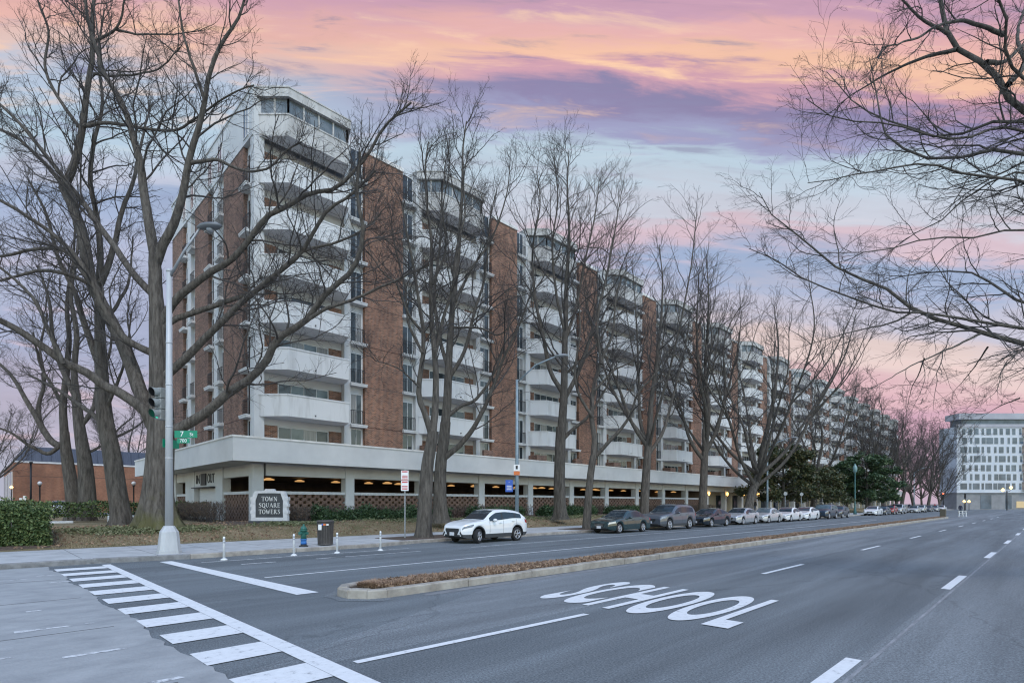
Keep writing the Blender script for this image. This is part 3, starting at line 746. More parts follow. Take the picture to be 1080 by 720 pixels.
# portal with its IN and OUT board and roller gate
b = MB(); b.box(-46.1, -41.0, 11.9, 12.3, 3.02, 4.262); part(b, 'portal_board', [M_WHITE])
b = MB(); b.box(-46.0, -41.1, 12.2, 12.3, 0.5, 2.95); part(b, 'garage_gate', [M_GATE])
b = MB(); b.box(-44.35, -43.15, 11.82, 11.9, 3.15, 4.0); part(b, 'portal_signbox', [M_RAIL])
M_INK = mat('black_lettering', (0.03,0.03,0.03), rough=0.6)
text_mesh('lettering', 'IN', 0.95, M_INK, (-45.2,11.885,3.58), (1,0,0), parent=apt, off=B0, extrude=0.02)
text_mesh('lettering', 'OUT', 0.95, M_INK, (-42.1,11.885,3.58), (1,0,0), parent=apt, off=B0, extrude=0.02, sx=0.8)
b = MB(); b.box(-45.9, -41.2, 11.6, 11.88, 2.95, 3.02); part(b, 'portal_canopy', [M_RAIL])
# garage interior with warm ceiling lamps
b = MB(); b.box(-52, -34.5, 12.5, cols[NG]+0.1, 0.35, 0.55); part(b, 'garage_floor', [M_DARK])
b = MB(); b.box(-52.4, -52, 12.45, cols[NG]+3, 0.35, 4.2); b.box(-52, -34.45, cols[NG]+0.12, cols[NG]+0.4, 0.35, 4.2); part(b, 'garage_wall', [M_DARK])
b = MB(); b.box(-51.9, -34.45, 12.5, cols[NG]+0.1, 3.80, 3.90); part(b, 'garage_ceiling', [M_DARK])
for k in range(NG*2):
    for x in ((-36.6, -41.5) if k % 3 == 0 else (-41.5,)):
        y = 13.8+3.01*k + (1.2 if x < -40 else 0)
        b = MB(); zl = 3.36 if x > -40 else 3.52; b.lathe([(0.10,zl+0.16),(0.36,zl+0.06),(0.38,zl+0.04),(0.34,zl)], (x,y,0), 14); part(b, 'ceiling_lamp', [M_LAMP])
# shopfront arcade further along: cream back wall, dark doors, sconces on the columns
M_CREAM = mat('cream_wall', (0.50,0.43,0.32), (0.58,0.50,0.38), 1.2, 0.85)
b = MB(); b.box(-36.4, -36.1, cols[NG]+0.5, YEND, 0.3, 4.2); part(b, 'arcade_wall', [M_CREAM])
for k in range(NG, ncol-1):
    b = MB(); y = cols[k]+3.0; b.box(-36.1, -36.05, y-1.2, y+1.2, 0.6, 3.1); part(b, 'arcade_door', [M_GLASS])
for k in range(NG, min(ncol, NG+8)):
    b = MB(); y = cols[k]; b.box(-33.74, -33.66, y-0.06, y+0.06, 2.9, 3.2, 0); b.lathe([(0.05,2.95),(0.13,3.1),(0.16,3.35),(0.06,3.5)], (-33.55,y,0), 10, 1); part(b, 'sconce', [M_RAIL, M_SCONCE])
# brick terrace dividers standing on the podium
for i in range(1, NB):
    b = MB(); c = MB(); sL, pa, la, lb, pb, sR = zones[i]
    b.box(-33.75, -32.9, pa+0.3, pa+0.55, 4.45, 6.2); c.box(-33.75, -32.9, pb+0.2, pb+0.45, 4.45, 6.2)
    b.box(-32.9, -32.7, pa+0.3, pa+1.6, 4.45, 6.2); c.box(-32.9, -32.7, pb-0.6, pb+0.45, 4.45, 6.2)
    part(b, 'terrace_wall', [M_BRICK_D]); part(c, 'terrace_wall', [M_BRICK_D])

# ------------------------------------------------------------------ brick building across the side street
LB = (-84.0, 3.2, 0.7)
lib = empty('brick_hall', LB, 0, 'low orange brick hall with dark metal mansard roof behind the lawn trees', 'building')
def lpart(b, name, mats): return b.build(name, mats, lib, LB)
b = MB(); b.box(-112, -84, 3.2, 44, 0.65, 6.55); lpart(b, 'wall', [brick_mat('orange_brick', (0.30,0.125,0.07), (0.40,0.175,0.10), (0.34,0.26,0.20), 'xy')])
b = MB(); b.box(-112.05, -83.93, 3.13, 44.05, 6.55, 6.75); lpart(b, 'cornice', [M_COPING])
M_MANS = mat('slate_metal', (0.045,0.055,0.075), (0.07,0.08,0.105), 2, 0.45, metal=0.3, stretch=(1,6,0.2))
b = MB()
o_ = [(-112,3.2),(-84,3.2),(-84,44),(-112,44)]; i_ = [(-110.8,4.3),(-85.1,4.3),(-85.1,43),(-110.8,43)]
b.loft([[(*p,6.75) for p in o_], [(*p,8.55) for p in i_]], 0)
for k in range(46):
    y = 3.9+0.88*k
    if y < 42.5: b.tube([(-83.98,y,6.76),(-85.08,y,8.55)], 0.035, 4, 0, False)
for k in range(30):
    x = -84.9-0.9*k; b.tube([(x,3.18,6.76),(x,4.28,8.55)], 0.035, 4, 0, False)
lpart(b, 'mansard_roof', [M_MANS])
for k in range(5):
    x = -87-4.6*k; b = MB(); b.box(x-1.0, x+1.0, 3.08, 3.2, 1.4, 5.6); w = lpart(b, 'window', [M_FRAME]); c = MB(); c.box(x-0.9, x+0.9, 3.05, 3.07, 1.5, 5.5); c.build('pane', [M_GLASS], w, LB)
b = MB(); b.box(-84.0,-83.94,31,33,0.7,3.2); lpart(b, 'door', [M_RAIL])

# ------------------------------------------------------------------ white block at the end of the street
FB = ray(1108, HY, 172); FB.z = 0
far = empty('white_block', FB, math.radians(45), 'pale modern apartment block with window grid closing the end of the street', 'apartment building')
M_PANEL = mat('pale_panel', (0.48,0.51,0.55), (0.56,0.58,0.61), 0.3, 0.7)
M_GBASE = mat('grey_base_brick', (0.20,0.20,0.205), (0.26,0.26,0.265), 0.6, 0.9)
M_FGLASS = mat('far_glass', (0.05,0.075,0.10), (0.11,0.15,0.19), 0.35, 0.15, spec=0.35)
# local axes: x along the picture to the right, y away from the viewer
W0, W1 = -30.0, 60.0
def fpart(b, name, mats): return b.build(name, mats, far)
b = MB(); b.box(W0, W1, 0, 7, 5.3, 26.4); fpart(b, 'wall', [M_PANEL])
b = MB(); b.box(W0+0.4, W1, 0.5, 7, 0, 5.3); fpart(b, 'base_wall', [M_GBASE])
b = MB(); b.box(W0+3.2, W1, 2.0, 6.5, 26.4, 29.0); fpart(b, 'penthouse', [M_FGLASS])
b = MB(); b.box(W0+1.8, W1, 1.2, 6.9, 29.0, 30.9); b.box(W0-0.3, W1, -0.3, 0, 26.2, 27.2); fpart(b, 'roof', [mat('zinc', (0.30,0.30,0.33), (0.38,0.38,0.41), 0.3, 0.6)])
cnt = 0; wr = MB(); ww = []
rf = random.Random(5)
for row in range(7):
    z = 6.4+2.9*row
    for col_ in range(24):
        x = W0+2.2+4.0*col_ + (0.3 if row % 2 else 0)
        if col_ in (5, 12, 18): ww.append(('loggia', x, z, 2.6))
        else:
            ww.append(('w', x, z, rf.choice((1.1,1.5,2.2)))); ww.append(('w', x+2.1, z, rf.choice((0.8,0.8,1.3))))
def fwin(b, kind, x, z, w, o=0):
    if kind == 'w':
        b.box(x-w/2-0.06, x+w/2+0.06, -0.05, 0.0, z-0.06, z+2.06, o); b.box(x-w/2, x+w/2, -0.07, -0.052, z, z+2.0, o+1)
    else:
        b.box(x-w/2, x+w/2, -0.04, 0.0, z-0.2, z+2.3, o+2); b.box(x-w/2-0.1, x+w/2+0.1, -1.0, -0.041, z-0.35, z-0.2, o+3); b.box(x-w/2-0.1, x+w/2+0.1, -1.0, -0.95, z-0.2, z+0.75, o+3)  # loggia recess is a flat dark panel, its shade put into the colour
FM = [M_FRAME, M_FGLASS, M_DARK, M_PANEL]
for k, w in enumerate(ww):
    if k < 0: pass
near, rest = ww[:0], ww
seen = sorted(ww, key=lambda w: (abs(w[1]+14), w[2]))
for w in seen[:100]:
    b = MB(); fwin(b, *w); fpart(b, 'loggia' if w[0] != 'w' else 'window', FM)
b = MB()
for w in seen[100:]: fwin(b, *w)
tag(fpart(b, 'window_rows', FM), kind='stuff')
for x0, x1 in ((-22,-18.5), (-14,-12), (4,8), (14,20)):
    b = MB(); b.box(x0, x1, 0.44, 0.5, 0.2, 4.6); fpart(b, 'shop_window', [M_FGLASS])
b = MB(); b.box(-10.5, -2, 0.42, 0.5, 0.5, 2.6); fpart(b, 'lit_window', [mat('warm_window', (0.6,0.45,0.25), emit=(1.0,0.62,0.25), estr=0.06)])
# ------------------------------------------------------------------ cars
def car_paint(name, c, metal=0.35, rough=0.32): return mat('paint_'+name, c, rough=rough, metal=metal, coat=0.8)
M_TYRE = mat('tyre_rubber', (0.018,0.018,0.019), rough=0.9)
M_RIM = mat('alloy_rim', (0.55,0.56,0.58), rough=0.35, metal=0.8)
M_TRIM = mat('black_trim', (0.022,0.023,0.025), rough=0.65)
M_CLAD = mat('grey_cladding', (0.05,0.053,0.058), rough=0.75)
M_WIN = mat('car_glass', (0.022,0.034,0.044), rough=0.05, spec=0.5, ior=1.45)
M_HEAD = mat('headlight_lens', (0.40,0.42,0.44), (0.06,0.065,0.07), 9, 0.12, spec=0.8)
M_HEADW = mat('aged_headlight_lens', (0.62,0.58,0.48), rough=0.2, spec=0.8)
M_AMBER = mat('amber_lens', (0.75,0.28,0.05), rough=0.15)
M_TAIL = mat('tail_lens', (0.35,0.02,0.02), rough=0.15)
M_PLATE = mat('plate', (0.62,0.63,0.66), rough=0.5)
M_CHROME = mat('chrome', (0.7,0.71,0.72), rough=0.15, metal=1.0)

def interp(pts, x):
    """smooth monotone curve through points"""
    if x <= pts[0][0]: return pts[0][1]
    if x >= pts[-1][0]: return pts[-1][1]
    for i in range(len(pts)-1):
        (x0, y0), (x1, y1) = pts[i], pts[i+1]
        if x0 <= x <= x1:
            def slope(k):
                if k <= 0 or k >= len(pts)-1: 
                    a, b = (pts[0], pts[1]) if k <= 0 else (pts[-2], pts[-1]); return (b[1]-a[1])/(b[0]-a[0])
                s0 = (pts[k][1]-pts[k-1][1])/(pts[k][0]-pts[k-1][0]); s1 = (pts[k+1][1]-pts[k][1])/(pts[k+1][0]-pts[k][0])
                return 0 if s0*s1 <= 0 else 2*s0*s1/(s0+s1)
            h = x1-x0; t = (x-x0)/h; m0, m1 = slope(i)*h, slope(i+1)*h
            return (2*t**3-3*t**2+1)*y0 + (t**3-2*t**2+t)*m0 + (-2*t**3+3*t**2)*y1 + (t**3-t**2)*m1

SPEC = {
 # x from the nose (0) to the tail; shoulder = beltline, roof = silhouette
 'crossover': dict(L=4.27, W=1.76, wheel=(0.86, 3.43), R=0.335, zb=0.24, side=0.42, clad=True,
    shoulder=[(0,0.64),(0.12,0.78),(0.5,0.87),(1.3,0.955),(2.2,0.99),(3.2,1.07),(3.9,1.06),(4.2,0.98),(4.27,0.80)],
    roof=[(0,0.72),(0.10,0.83),(0.55,0.98),(1.18,1.07),(1.28,1.10),(1.75,1.40),(2.1,1.525),(2.6,1.55),(3.2,1.515),(3.72,1.42),(3.95,1.26),(4.18,1.05),(4.27,0.86)],
    cowl=1.25, ws=2.02, pillars=(2.40, 3.28), rear0=3.72, rear1=4.02, side0=1.55, side1=3.72, wr=0.60, nose=0.70),
 'sedan': dict(L=4.75, W=1.78, wheel=(0.93, 3.63), R=0.31, zb=0.21, side=0.34, clad=False,
    shoulder=[(0,0.58),(0.12,0.68),(0.6,0.76),(1.4,0.86),(2.5,0.90),(3.8,0.92),(4.5,0.90),(4.7,0.84),(4.75,0.70)],
    roof=[(0,0.64),(0.10,0.73),(0.6,0.85),(1.38,0.95),(1.48,0.98),(1.95,1.25),(2.35,1.41),(2.85,1.44),(3.3,1.40),(3.75,1.22),(4.02,1.04),(4.15,1.01),(4.6,0.98),(4.72,0.90),(4.75,0.75)],
    cowl=1.46, ws=2.28, pillars=(2.62, 3.52), rear0=3.36, rear1=4.03, side0=1.72, side1=3.78, wr=0.57, nose=0.72),
 'coupe_sedan': dict(L=4.70, W=1.81, wheel=(0.92, 3.66), R=0.325, zb=0.21, side=0.36, clad=False,
    shoulder=[(0,0.60),(0.12,0.70),(0.6,0.79),(1.4,0.89),(2.5,0.95),(3.8,1.00),(4.4,0.99),(4.64,0.94),(4.70,0.74)],
    roof=[(0,0.66),(0.10,0.75),(0.6,0.90),(1.25,1.00),(1.35,1.03),(1.9,1.30),(2.3,1.43),(2.8,1.46),(3.3,1.42),(3.85,1.25),(4.2,1.09),(4.3,1.07),(4.58,1.05),(4.68,0.96),(4.70,0.80)],
    cowl=1.33, ws=2.22, pillars=(2.60, 3.50), rear0=3.44, rear1=4.16, side0=1.62, side1=3.9, wr=0.57, nose=0.72),
 'suv': dict(L=4.98, W=1.98, wheel=(0.96, 3.83), R=0.385, zb=0.27, side=0.44, clad=True,
    shoulder=[(0,0.74),(0.12,0.90),(0.5,1.00),(1.4,1.08),(2.5,1.12),(4.0,1.15),(4.75,1.14),(4.95,1.06),(4.98,0.9)],
    roof=[(0,0.80),(0.10,0.98),(0.5,1.10),(1.35,1.19),(1.45,1.22),(1.95,1.55),(2.3,1.72),(2.9,1.78),(3.8,1.76),(4.45,1.70),(4.68,1.52),(4.9,1.18),(4.98,0.98)],
    cowl=1.42, ws=2.22, pillars=(2.60, 3.55), rear0=4.50, rear1=4.80, side0=1.75, side1=4.45, wr=0.68, nose=0.78),
}
def make_car(kind, paint, label, loc, rz, steer=0.0, head=None, amber=False, wheelmat=None, group='cars parked along the kerb', name='parked_car', win=None):
    S = SPEC[kind]; L_, W, R = S['L'], S['W']/2, S['R']
    root = empty(name, loc, rz, label, 'car', group)
    wx = S['wheel']; ra = R+0.075
    keys = {0.0, 0.03, 0.08, L_-0.08, L_-0.03, L_, S['cowl'], S['ws'], S['rear0'], S['rear1'], S['side0'], S['side1'], 0.5}
    for p in S['pillars']: keys |= {p-0.04, p+0.04}
    for w in wx:
        for k in range(-7, 8): keys.add(w + ra*math.sin(k*math.pi/14.2))
    x = 0.0
    while x < L_: keys.add(round(x, 3)); x += 0.11
    xs = sorted(keys); out = [xs[0]]
    for x in xs[1:]:
        if x-out[-1] > 0.018: out.append(x)
        elif x in (S['cowl'], S['ws'], S['rear0'], S['rear1'], L_): out[-1] = x
    xs = out
    rmax = max(z for _, z in S['roof'])
    sections = []; cab = []
    for x in xs:
        zs, zr = interp(S['shoulder'], x), interp(S['roof'], x); zr = max(zr, zs+0.03)
        e = min(x, L_-x)
        tap = 1.0 - (1-S['nose'])*max(0, 1-x/0.62)**2.2 - 0.16*max(0, 1-(L_-x)/0.45)**2.2
        w = W*tap
        c = max(0.0, min(1.0, (zr-zs-0.14)/(rmax-1.02-0.14)))
        zbot = S['zb'] + 0.10*max(0, 1-x/0.35)**2 + 0.16*max(0, 1-(L_-x)/0.4)**2
        zsill = zbot
        inw = False
        for q in wx:
            dx = abs(x-q)
            if dx < ra-0.002: zsill = max(zsill, R + math.sqrt(max(0, ra*ra-dx*dx))); inw = True
        zlo = zsill
        top = zs
        if zlo > top-0.10: zlo = top-0.10
        wt = w*0.93*(1-c) + min(w*0.93, S['wr']+0.10)*c; zt = zs + (zr-zs)*(0.55*(1-c)+0.86*c)
        wt2 = wt*0.86 if c > .3 else wt*0.86; zt2 = zs + (zr-zs)*(0.85*(1-c)+0.965*c)
        sill = max(zlo, min(S['side'], top-0.12)) if not inw else zlo + min(0.055, (top-zlo)*0.4)
        h = top-sill
        half = [(0, max(zbot, zlo-0.0) if inw else zbot), (w-0.24 if w > .3 else w*.6, zlo if inw else zbot), (w*0.955, zlo), (w*0.985, sill), (w*1.0, sill+h*0.38), (w*0.992, sill+h*0.74), (w*0.962, top)]
        a, bq = (w*0.962, top), (wt, zt)
        for t in (0.10, 0.86): half.append((a[0]+(bq[0]-a[0])*t + 0.012*c, a[1]+(bq[1]-a[1])*t))
        half += [(wt, zt), (wt2, zt2), (wt*0.5, zr-0.012-0.0*c), (0, zr)]
        sections.append(half); cab.append(c)
    NP = len(sections[0])          # 13 points on a half section
    body, glass_f, glass_r, glass_s, clad, lamp, tail = MB(), MB(), MB(), {}, {1: MB(), -1: MB()}, {1: MB(), -1: MB()}, {1: MB(), -1: MB()}
    def P(i, j, s): 
        y, z = sections[i][j]; return (xs[i], s*y, z)
    for i in range(len(xs)-1):
        xm = (xs[i]+xs[i+1])/2
        for s in (1, -1):
            for j in range(NP-1):
                quad = [P(i,j,s), P(i+1,j,s), P(i+1,j+1,s), P(i,j+1,s)]
                if s < 0: quad = quad[::-1]
                tgt = body; mi = 0
                if j in (0, 1): mi = 1
                if j == 2:
                    if S['clad']: tgt = clad[s]
                    else: mi = 0
                ispil = any(abs(xm-p) < 0.04 for p in S['pillars'])
                door = any(abs(xm-p) < 0.006 for p in S['pillars'])
                if j == 7 and S['side0'] < xm < S['side1']:
                    if ispil: mi = 1
                    else:
                        key = (s, sum(xm > p for p in S['pillars'])); tgt = glass_s.setdefault(key, MB())
                if j >= 10 and S['cowl'] < xm < S['ws']: tgt = glass_f
                if j >= 10 and S['rear0'] < xm < S['rear1']: tgt = glass_r
                if j in (5,) and 0.04 < xm < 0.52: tgt = lamp[s]
                if j in (5,) and L_-0.34 < xm < L_-0.02: tgt = tail[s]
                tgt.add(quad, [(0,1,2,3)], mi, True)
    for i in (0, len(xs)-1):       # nose and tail faces
        ring = [P(i,j,1) for j in range(NP)] + [P(i,j,-1) for j in range(NP-2, 0, -1)]
        body.add(ring, [tuple(range(len(ring)))], 0, False)
    # door shut lines
    for s in (1, -1):
        for px_ in (S['side0']+0.02,)+tuple(S['pillars']):
            pts = []
            for i, x in enumerate(xs):
                if abs(x-px_) < 0.07: k = i
            for j in range(3, 6):
                y0, z0 = sections[k][j]; y1, z1 = sections[k][j+1]
                body.add([(xs[k]-0.006, s*(y0+0.003), z0), (xs[k]+0.006, s*(y0+0.003), z0), (xs[k]+0.006, s*(y1+0.003), z1), (xs[k]-0.006, s*(y1+0.003), z1)], [(0,1,2,3)], 1)
    body.build('body', [paint, M_TRIM], root)
    if S['clad']:
        for s in (1, -1): clad[s].build('cladding', [M_CLAD], root)
    g = win or M_WIN
    glass_f.build('windscreen', g, root); glass_r.build('rear_window', g, root)
    for k, m in glass_s.items(): m.build('side_window', g, root)
    for s in (1, -1):
        lamp[s].build('headlight', head or M_HEAD, root); tail[s].build('tail_light', M_TAIL, root)
        if amber:
            b = MB(); b.bbox(0.42, 0.62, s*0.78-0.03, s*0.78+0.03, 0.92, 1.0, .01); b.build('turn_signal', M_AMBER, root)
    zg = interp(S['shoulder'], 0)
    b = MB()                       # grille with slats, lower intake
    gw = 0.46 if kind == 'crossover' else 0.42 if kind == 'suv' else 0.36; gl = 0.25 if kind == 'crossover' else 0.18
    b.loft([[(x, y, z) for y, z in ((-gw*0.7,zg-gl),(gw*0.7,zg-gl),(gw,zg-0.03),(gw*0.95,zg+0.05),(-gw*0.95,zg+0.05),(-gw,zg-0.03))] for x in (-0.022, 0.03)], 0)
    for k in range(3): b.box(-0.03, -0.02, -gw*0.85, gw*0.85, zg-0.13+0.05*k, zg-0.118+0.05*k, 1)
    b.build('grille', [M_TRIM, M_CLAD if kind == 'crossover' else M_CHROME], root)
    if kind == 'crossover':
        for s in (1, -1):
            b = MB(); b.loft([[(x, s*y, z) for y, z in ((0.50,0.50),(0.56,0.55),(0.68,0.38),(0.60,0.36))] for x in (0.0-0.01, 0.30)]); b.build('fog_lamp_slot', M_TRIM, root)
    b = MB(); b.bbox(-0.012, 0.05, -W*0.60, W*0.60, S['zb']+0.08, S['zb']+0.17, .012); b.build('intake', M_TRIM, root)
    b = MB(); b.box(-0.034, -0.024, -0.155, 0.155, zg-0.27, zg-0.12); b.build('licence_plate', M_PLATE, root)
    b = MB(); b.box(L_+0.012, L_+0.022, -0.155, 0.155, 0.66, 0.80); b.build('licence_plate', M_PLATE, root)
    for s in (1, -1):              # mirrors, handles
        xm = S['side0']+0.18; zsh = interp(S['shoulder'], xm)
        b = MB(); ym = s*(W+0.11)
        b.loft([[(xm-0.05+q*0.03, ym+s*ww*0.10*math.cos(t), zsh+0.07+ww*0.075*math.sin(t)) for t in np.linspace(0, 2*math.pi, 10, endpoint=False)] for q, ww in ((0,0.55),(1,0.95),(3,1.0),(5,0.8))], 0, smooth=True)
        b.box(xm, xm+0.06, min(s*(W-0.10), ym), max(s*(W-0.10), ym), zsh-0.005, zsh+0.03, 1); b.build('mirror', [paint, M_TRIM], root)
        for p in S['pillars']:
            zh = interp(S['shoulder'], p)-0.11; b = MB(); b.bbox(p-0.26, p-0.08, s*(W+0.012)-0.018, s*(W+0.012)+0.018, zh, zh+0.03, .006); b.build('door_handle', [paint], root)
    for q in wx:                   # wheels: tyre with a rim as its sub-part
        for s in (1, -1):
            yc = s*(W-0.115); b = MB(); t2 = 0.105
            b.lathe([(R*0.60,-t2*0.8),(R*0.70,-t2),(R*0.93,-t2*0.97),(R,-t2*0.72),(R,t2*0.72),(R*0.93,t2*0.97),(R*0.70,t2),(R*0.60,t2*0.8)], (0,0,0), 24, 0, True, 'y')
            w = b.build('wheel', [M_TYRE], root); w.location = (q, yc, R)
            if q == wx[0]: w.rotation_euler = (0, 0, steer)
            b = MB(); o = s*t2
            b.lathe([(R*0.60, -o*0.3),(R*0.655, o*0.80),(R*0.655, o*1.02),(R*0.60, o*1.02),(R*0.575, o*0.55)], (0,0,0), 24, 0, True, 'y')
            b.lathe([(R*0.10, o*0.9),(R*0.13, o*0.75),(R*0.13, o*0.5)], (0,0,0), 12, 0, True, 'y')
            for k in range(5):
                for d in (-0.16, 0.16):
                    t = 2*math.pi*k/5+0.3
                    b.tube([(R*0.10*math.cos(t), o*0.78, R*0.10*math.sin(t)), (R*0.60*math.cos(t+d), o*0.88, R*0.60*math.sin(t+d))], [R*0.06, R*0.05], 5, 0, False)
            b.lathe([(R*0.55, o*0.2),(R*0.55, o*0.12)], (0,0,0), 16, 1, True, 'y')
            b.build('rim', [wheelmat or M_RIM, M_TRIM], w)
    if kind in ('suv', 'crossover'):
        b = MB(); x0 = S['ws']+0.15; x1 = S['rear0']-0.1
        for s in (1, -1):
            pts = [(x0+(x1-x0)*k/6, s*S['wr']*0.93, interp(S['roof'], x0+(x1-x0)*k/6)-0.015+0.04*(0 < k < 6)) for k in range(7)]
            if kind == 'suv': b.tube(pts, 0.018, 6)
        b.tube([(S['rear0']-0.15, 0, rmax-0.06), (S['rear0']-0.02, 0, rmax+0.03)], [0.02, 0.006], 5)
        b.build('roof_trim', M_TRIM, root)
    # dark underbody
    b = MB(); b.box(0.3, L_-0.3, -W*0.72, W*0.72, S['zb']-0.02, S['zb']+0.10); b.build('underbody', M_TRIM, root)
    return root
# nose points towards -Y (traffic comes our way): car x axis -> +Y
RZ = math.radians(90)
PW = car_paint('white', (0.72,0.735,0.75), 0.0, 0.3); PG = car_paint('dark_green', (0.014,0.036,0.040), 0.0, 0.25); PGR = car_paint('graphite', (0.085,0.098,0.120), 0.2, 0.35)
PB = car_paint('black', (0.010,0.016,0.024), 0.0, 0.2); PS = car_paint('silver', (0.46,0.48,0.51), 0.55, 0.35); PW2 = car_paint('cream_white', (0.66,0.67,0.68), 0.0, 0.3)
PN = car_paint('navy', (0.016,0.036,0.062), 0.1, 0.3); PR = car_paint('red', (0.32,0.03,0.03), 0.1, 0.3); PS2 = car_paint('pale_silver', (0.55,0.56,0.57), 0.4, 0.35); PD = car_paint('dark_grey', (0.045,0.055,0.068), 0.15, 0.3)
CXL = -19.32
def carx(y): return CXL
make_car('crossover', PW, 'white compact crossover with grey wheel arch cladding, nearest car at the kerb', (-19.18, 15.35, 0), RZ+0.03, steer=0.42)
make_car('sedan', PG, 'dark green older sedan with clouded headlights parked behind the white crossover', (CXL+0.02, 26.75, 0), RZ+0.01, head=M_HEADW)
make_car('suv', PGR, 'large graphite sport utility vehicle with amber turn signals parked behind the dark green sedan', (CXL-0.02, 32.7, 0), RZ, amber=True)
make_car('coupe_sedan', PB, 'glossy black sedan parked behind the large graphite utility vehicle', (CXL, 39.3, 0), RZ)
make_car('coupe_sedan', PS, 'silver sedan parked behind the glossy black sedan', (CXL-0.05, 45.5, 0), RZ)
make_car('sedan', PS2, 'pale silver smaller sedan parked behind the silver sedan beside the lamp post', (CXL, 51.3, 0), RZ, win=M_GLASS3)
make_car('sedan', PW2, 'white sedan with dark grille, fourth light coloured car counted from the black sedan', (CXL-0.02, 57.4, 0), RZ)
make_car('coupe_sedan', PW, 'white sedan parked in front of the two dark cars by the magnolia', (CXL-0.05, 63.4, 0), RZ)
make_car('suv', PN, 'dark navy utility vehicle parked in front of the last dark car by the magnolia', (CXL, 70.2, 0), RZ, win=M_GLASS3)
make_car('crossover', PD, 'dark grey hatchback last in the near row of parked cars', (CXL, 76.6, 0), RZ)
FARC = [('coupe_sedan', PW, 95.8, 'white sedan first in the far row beside the evergreen magnolia'), ('sedan', PD, 102.0, 'dark sedan between the white and the red car of the far row'),
        ('crossover', PR, 108.3, 'small red car parked in the far row'), ('suv', PS, 114.6, 'silver utility vehicle parked right behind the red car'),
        ('sedan', PS2, 131, 'pale silver sedan leading the farthest cluster of parked cars'), ('crossover', PS2, 139, 'silver hatchback second in the farthest cluster of parked cars'),
        ('coupe_sedan', PGR, 148, 'grey sedan third in the farthest cluster of parked cars'), ('sedan', PS, 158, 'silver sedan fourth in the farthest cluster of parked cars'), ('sedan', PW, 169, 'white sedan parked last at the far end of the street')]
for k, p, y, lab in FARC: make_car(k, p, lab, (CXL, y, 0), RZ)
for x, y, p, lab in ((-73, 6.2, PS2, 'pale car roof showing behind the garden hedge, left one'), (-72, 15.3, PS, 'silver car standing behind the garden hedge beside the podium')):
    make_car('sedan', p, lab, (x, y, 0.7), 0.0, group='cars in the lot behind the garden')
# ------------------------------------------------------------------ trees
def bark(name, c1, c2, moss=False):
    m = bpy.data.materials.new(name); m.use_nodes = True; nt = m.node_tree; b = nt.nodes['Principled BSDF']; L = nt.links.new
    b.inputs['Roughness'].default_value = 0.95; b.inputs['Specular IOR Level'].default_value = 0.1
    tc = nt.nodes.new('ShaderNodeTexCoord'); mp = nt.nodes.new('ShaderNodeMapping'); mp.inputs['Scale'].default_value = (1,1,0.16); L(tc.outputs['Object'], mp.inputs[0])
    n = nt.nodes.new('ShaderNodeTexNoise'); n.inputs['Scale'].default_value = 9; n.inputs['Detail'].default_value = 8; n.inputs['Roughness'].default_value = 0.7; L(mp.outputs[0], n.inputs['Vector'])
    r = nt.nodes.new('ShaderNodeValToRGB'); r.color_ramp.elements[0].position = 0.36; r.color_ramp.elements[1].position = 0.64; r.color_ramp.elements[0].color = (*c1,1); r.color_ramp.elements[1].color = (*c2,1); L(n.outputs['Fac'], r.inputs[0])
    last = r.outputs[0]
    if moss:
        sp = nt.nodes.new('ShaderNodeSeparateXYZ'); L(tc.outputs['Object'], sp.inputs[0])
        n2 = nt.nodes.new('ShaderNodeTexNoise'); n2.inputs['Scale'].default_value = 1.6; n2.inputs['Detail'].default_value = 6; L(tc.outputs['Object'], n2.inputs['Vector'])
        ma = nt.nodes.new('ShaderNodeMath'); ma.operation = 'MULTIPLY_ADD'; L(n2.outputs['Fac'], ma.inputs[0]); ma.inputs[1].default_value = -3.2; L(sp.outputs[2], ma.inputs[2])
        mr = nt.nodes.new('ShaderNodeMapRange'); mr.inputs['From Min'].default_value = -0.3; mr.inputs['From Max'].default_value = -1.9; mr.inputs['To Max'].default_value = 0.75; L(ma.outputs[0], mr.inputs['Value'])
        mx = nt.nodes.new('ShaderNodeMix'); mx.data_type = 'RGBA'; L(mr.outputs[0], mx.inputs[0]); L(last, mx.inputs[6]); mx.inputs[7].default_value = (0.115,0.115,0.04,1); last = mx.outputs[2]
    L(last, b.inputs['Base Color'])
    bp = nt.nodes.new('ShaderNodeBump'); bp.inputs['Strength'].default_value = 0.9; bp.inputs['Distance'].default_value = 0.05; L(n.outputs['Fac'], bp.inputs['Height']); L(bp.outputs[0], b.inputs['Normal'])
    return m
M_BARK = bark('elm_bark', (0.058,0.051,0.044), (0.155,0.138,0.120), True)
M_BARK2 = bark('street_tree_bark', (0.056,0.050,0.044), (0.145,0.130,0.113))
M_TWIG = mat('twig_bark', (0.045,0.040,0.038), (0.086,0.076,0.070), 3.0, 0.95)

